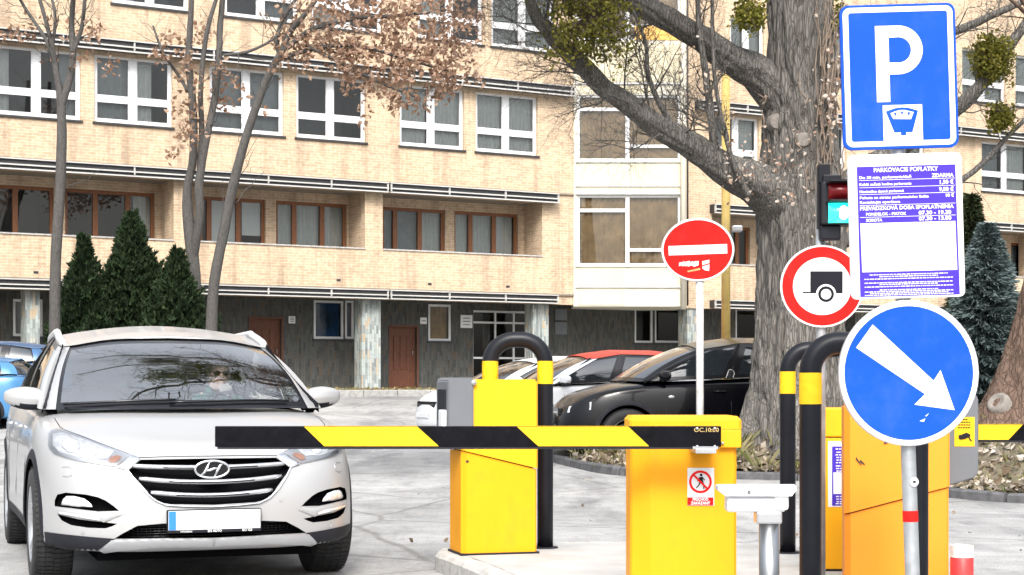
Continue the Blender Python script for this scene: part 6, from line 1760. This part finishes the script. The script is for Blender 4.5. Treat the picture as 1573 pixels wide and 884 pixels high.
fs=[(i,(i+1)%n,(i+1)%n+n,i+n) for i in range(n)]+[(i,i+1,n-2-i,n-1-i) for i in range(6)]+[(n+i,n+n-1-i,n+n-2-i,n+i+1) for i in range(6)]
mb.add(vs,fs); mb.build('sun_shield',M['signwhite'],cm)
mb=MB(); mb.box((X(1186),YV-.052,Z(783)),(X(1209),YV+.058,Z(752)),0,.012); mb.build('front_housing',M['signwhite'],bd)
mb=MB(); mb.box((X(1209),YV-.03,Z(778)),(X(1211),YV+.035,Z(757)),0,.002); mb.build('front_window',M['gloss'],bd)
mb=MB(); mb.box((X(1145),YV-.0635,Z(758)),(X(1150),YV-.062,Z(752))); mb.build('badge',M['greybox'],cm)

# --- rusty bollard
YR=8.6; c=at(1477.5,838,YR); bo=thing('rusty_bollard','short red and white bollard with a rusty top, at the bottom right','bollard',(c.x,YR,0))
mb=MB(); cyl(mb,c.x,YR,0,at(0,856,YR).z,.058,28); mb.build('red_sleeve',pbr('chipped_red_paint',(.66,.03,.03),.45,var=.1,dirt=.1,dirtc=(.6,.5,.45),scale=8),bo)
mb=MB(); mb.lathe([(.0585,at(0,856,YR).z+.0005),(.0585,c.z),(.053,c.z+.001),(.053,c.z-.04),(0,c.z-.04)],28,0,False,'z',(c.x,YR,0)); mb.build('white_top',pbr('rust_stained_white',(.78,.76,.72),.6,var=.1,dirt=1.0,dirtc=(.30,.10,.03),scale=9,stretch=(1,1,.5)),bo)
# ================================================================== LIGHT, CAMERA
wd=bpy.data.worlds.new('World'); SC.world=wd; wd.use_nodes=True
nt=wd.node_tree; bg=nt.nodes['Background']
sky=nt.nodes.new('ShaderNodeTexSky'); sky.sky_type='NISHITA'; sky.sun_disc=False
EL,AZ=R(44),R(181)           # sun towards the viewer's back, a little to the right
sky.sun_elevation=EL; sky.sun_rotation=AZ; sky.air_density=1.2; sky.dust_density=3.5; sky.ozone_density=1.0
hs=nt.nodes.new('ShaderNodeHueSaturation'); hs.inputs['Saturation'].default_value=.30
nt.links.new(sky.outputs[0],hs.inputs['Color']); tcw=nt.nodes.new('ShaderNodeTexCoord'); spw=nt.nodes.new('ShaderNodeSeparateXYZ'); nt.links.new(tcw.outputs['Generated'],spw.inputs[0])
mrw=nt.nodes.new('ShaderNodeMapRange'); mrw.inputs[1].default_value=0; mrw.inputs[2].default_value=.9; mrw.inputs[3].default_value=.65; mrw.inputs[4].default_value=2.9
nt.links.new(spw.outputs[2],mrw.inputs[0])
mxw=nt.nodes.new('ShaderNodeMix'); mxw.data_type='RGBA'; mxw.blend_type='MULTIPLY'; mxw.inputs[0].default_value=1      # thin overcast: brighter overhead than at the horizon
nt.links.new(hs.outputs[0],mxw.inputs[6]); nt.links.new(mrw.outputs[0],mxw.inputs[7]); nt.links.new(mxw.outputs[2],bg.inputs[0]); bg.inputs[1].default_value=.12
sun=bpy.data.lights.new('sun','SUN'); sun.energy=1.8; sun.angle=R(14); sun.color=(1,.95,.88)
so=bpy.data.objects.new('sun',sun); COL.objects.link(so)
d=Vector((math.sin(AZ)*math.cos(EL),math.cos(AZ)*math.cos(EL),math.sin(EL)))
so.rotation_euler=d.to_track_quat('Z','Y').to_euler()
so.location=(0,-5,30)
cam=bpy.data.cameras.new('camera'); co=bpy.data.objects.new('camera',cam); COL.objects.link(co)
co.location=(0,0,HC); co.rotation_euler=(R(90),0,0)
cam.sensor_width=36; cam.lens=36*F/1573.0; cam.sensor_fit='HORIZONTAL'
cam.shift_y=-(442-HY)/1573.0; cam.shift_x=0
cam.clip_end=3000; cam.clip_start=.1
SC.camera=co
vs_=SC.view_settings; vs_.view_transform='Standard'; vs_.look='None'; vs_.exposure=.62; vs_.gamma=1
SC.render.engine='CYCLES'; SC.cycles.max_bounces=6; SC.cycles.transparent_max_bounces=12; SC.cycles.caustics_reflective=False; SC.cycles.caustics_refractive=False
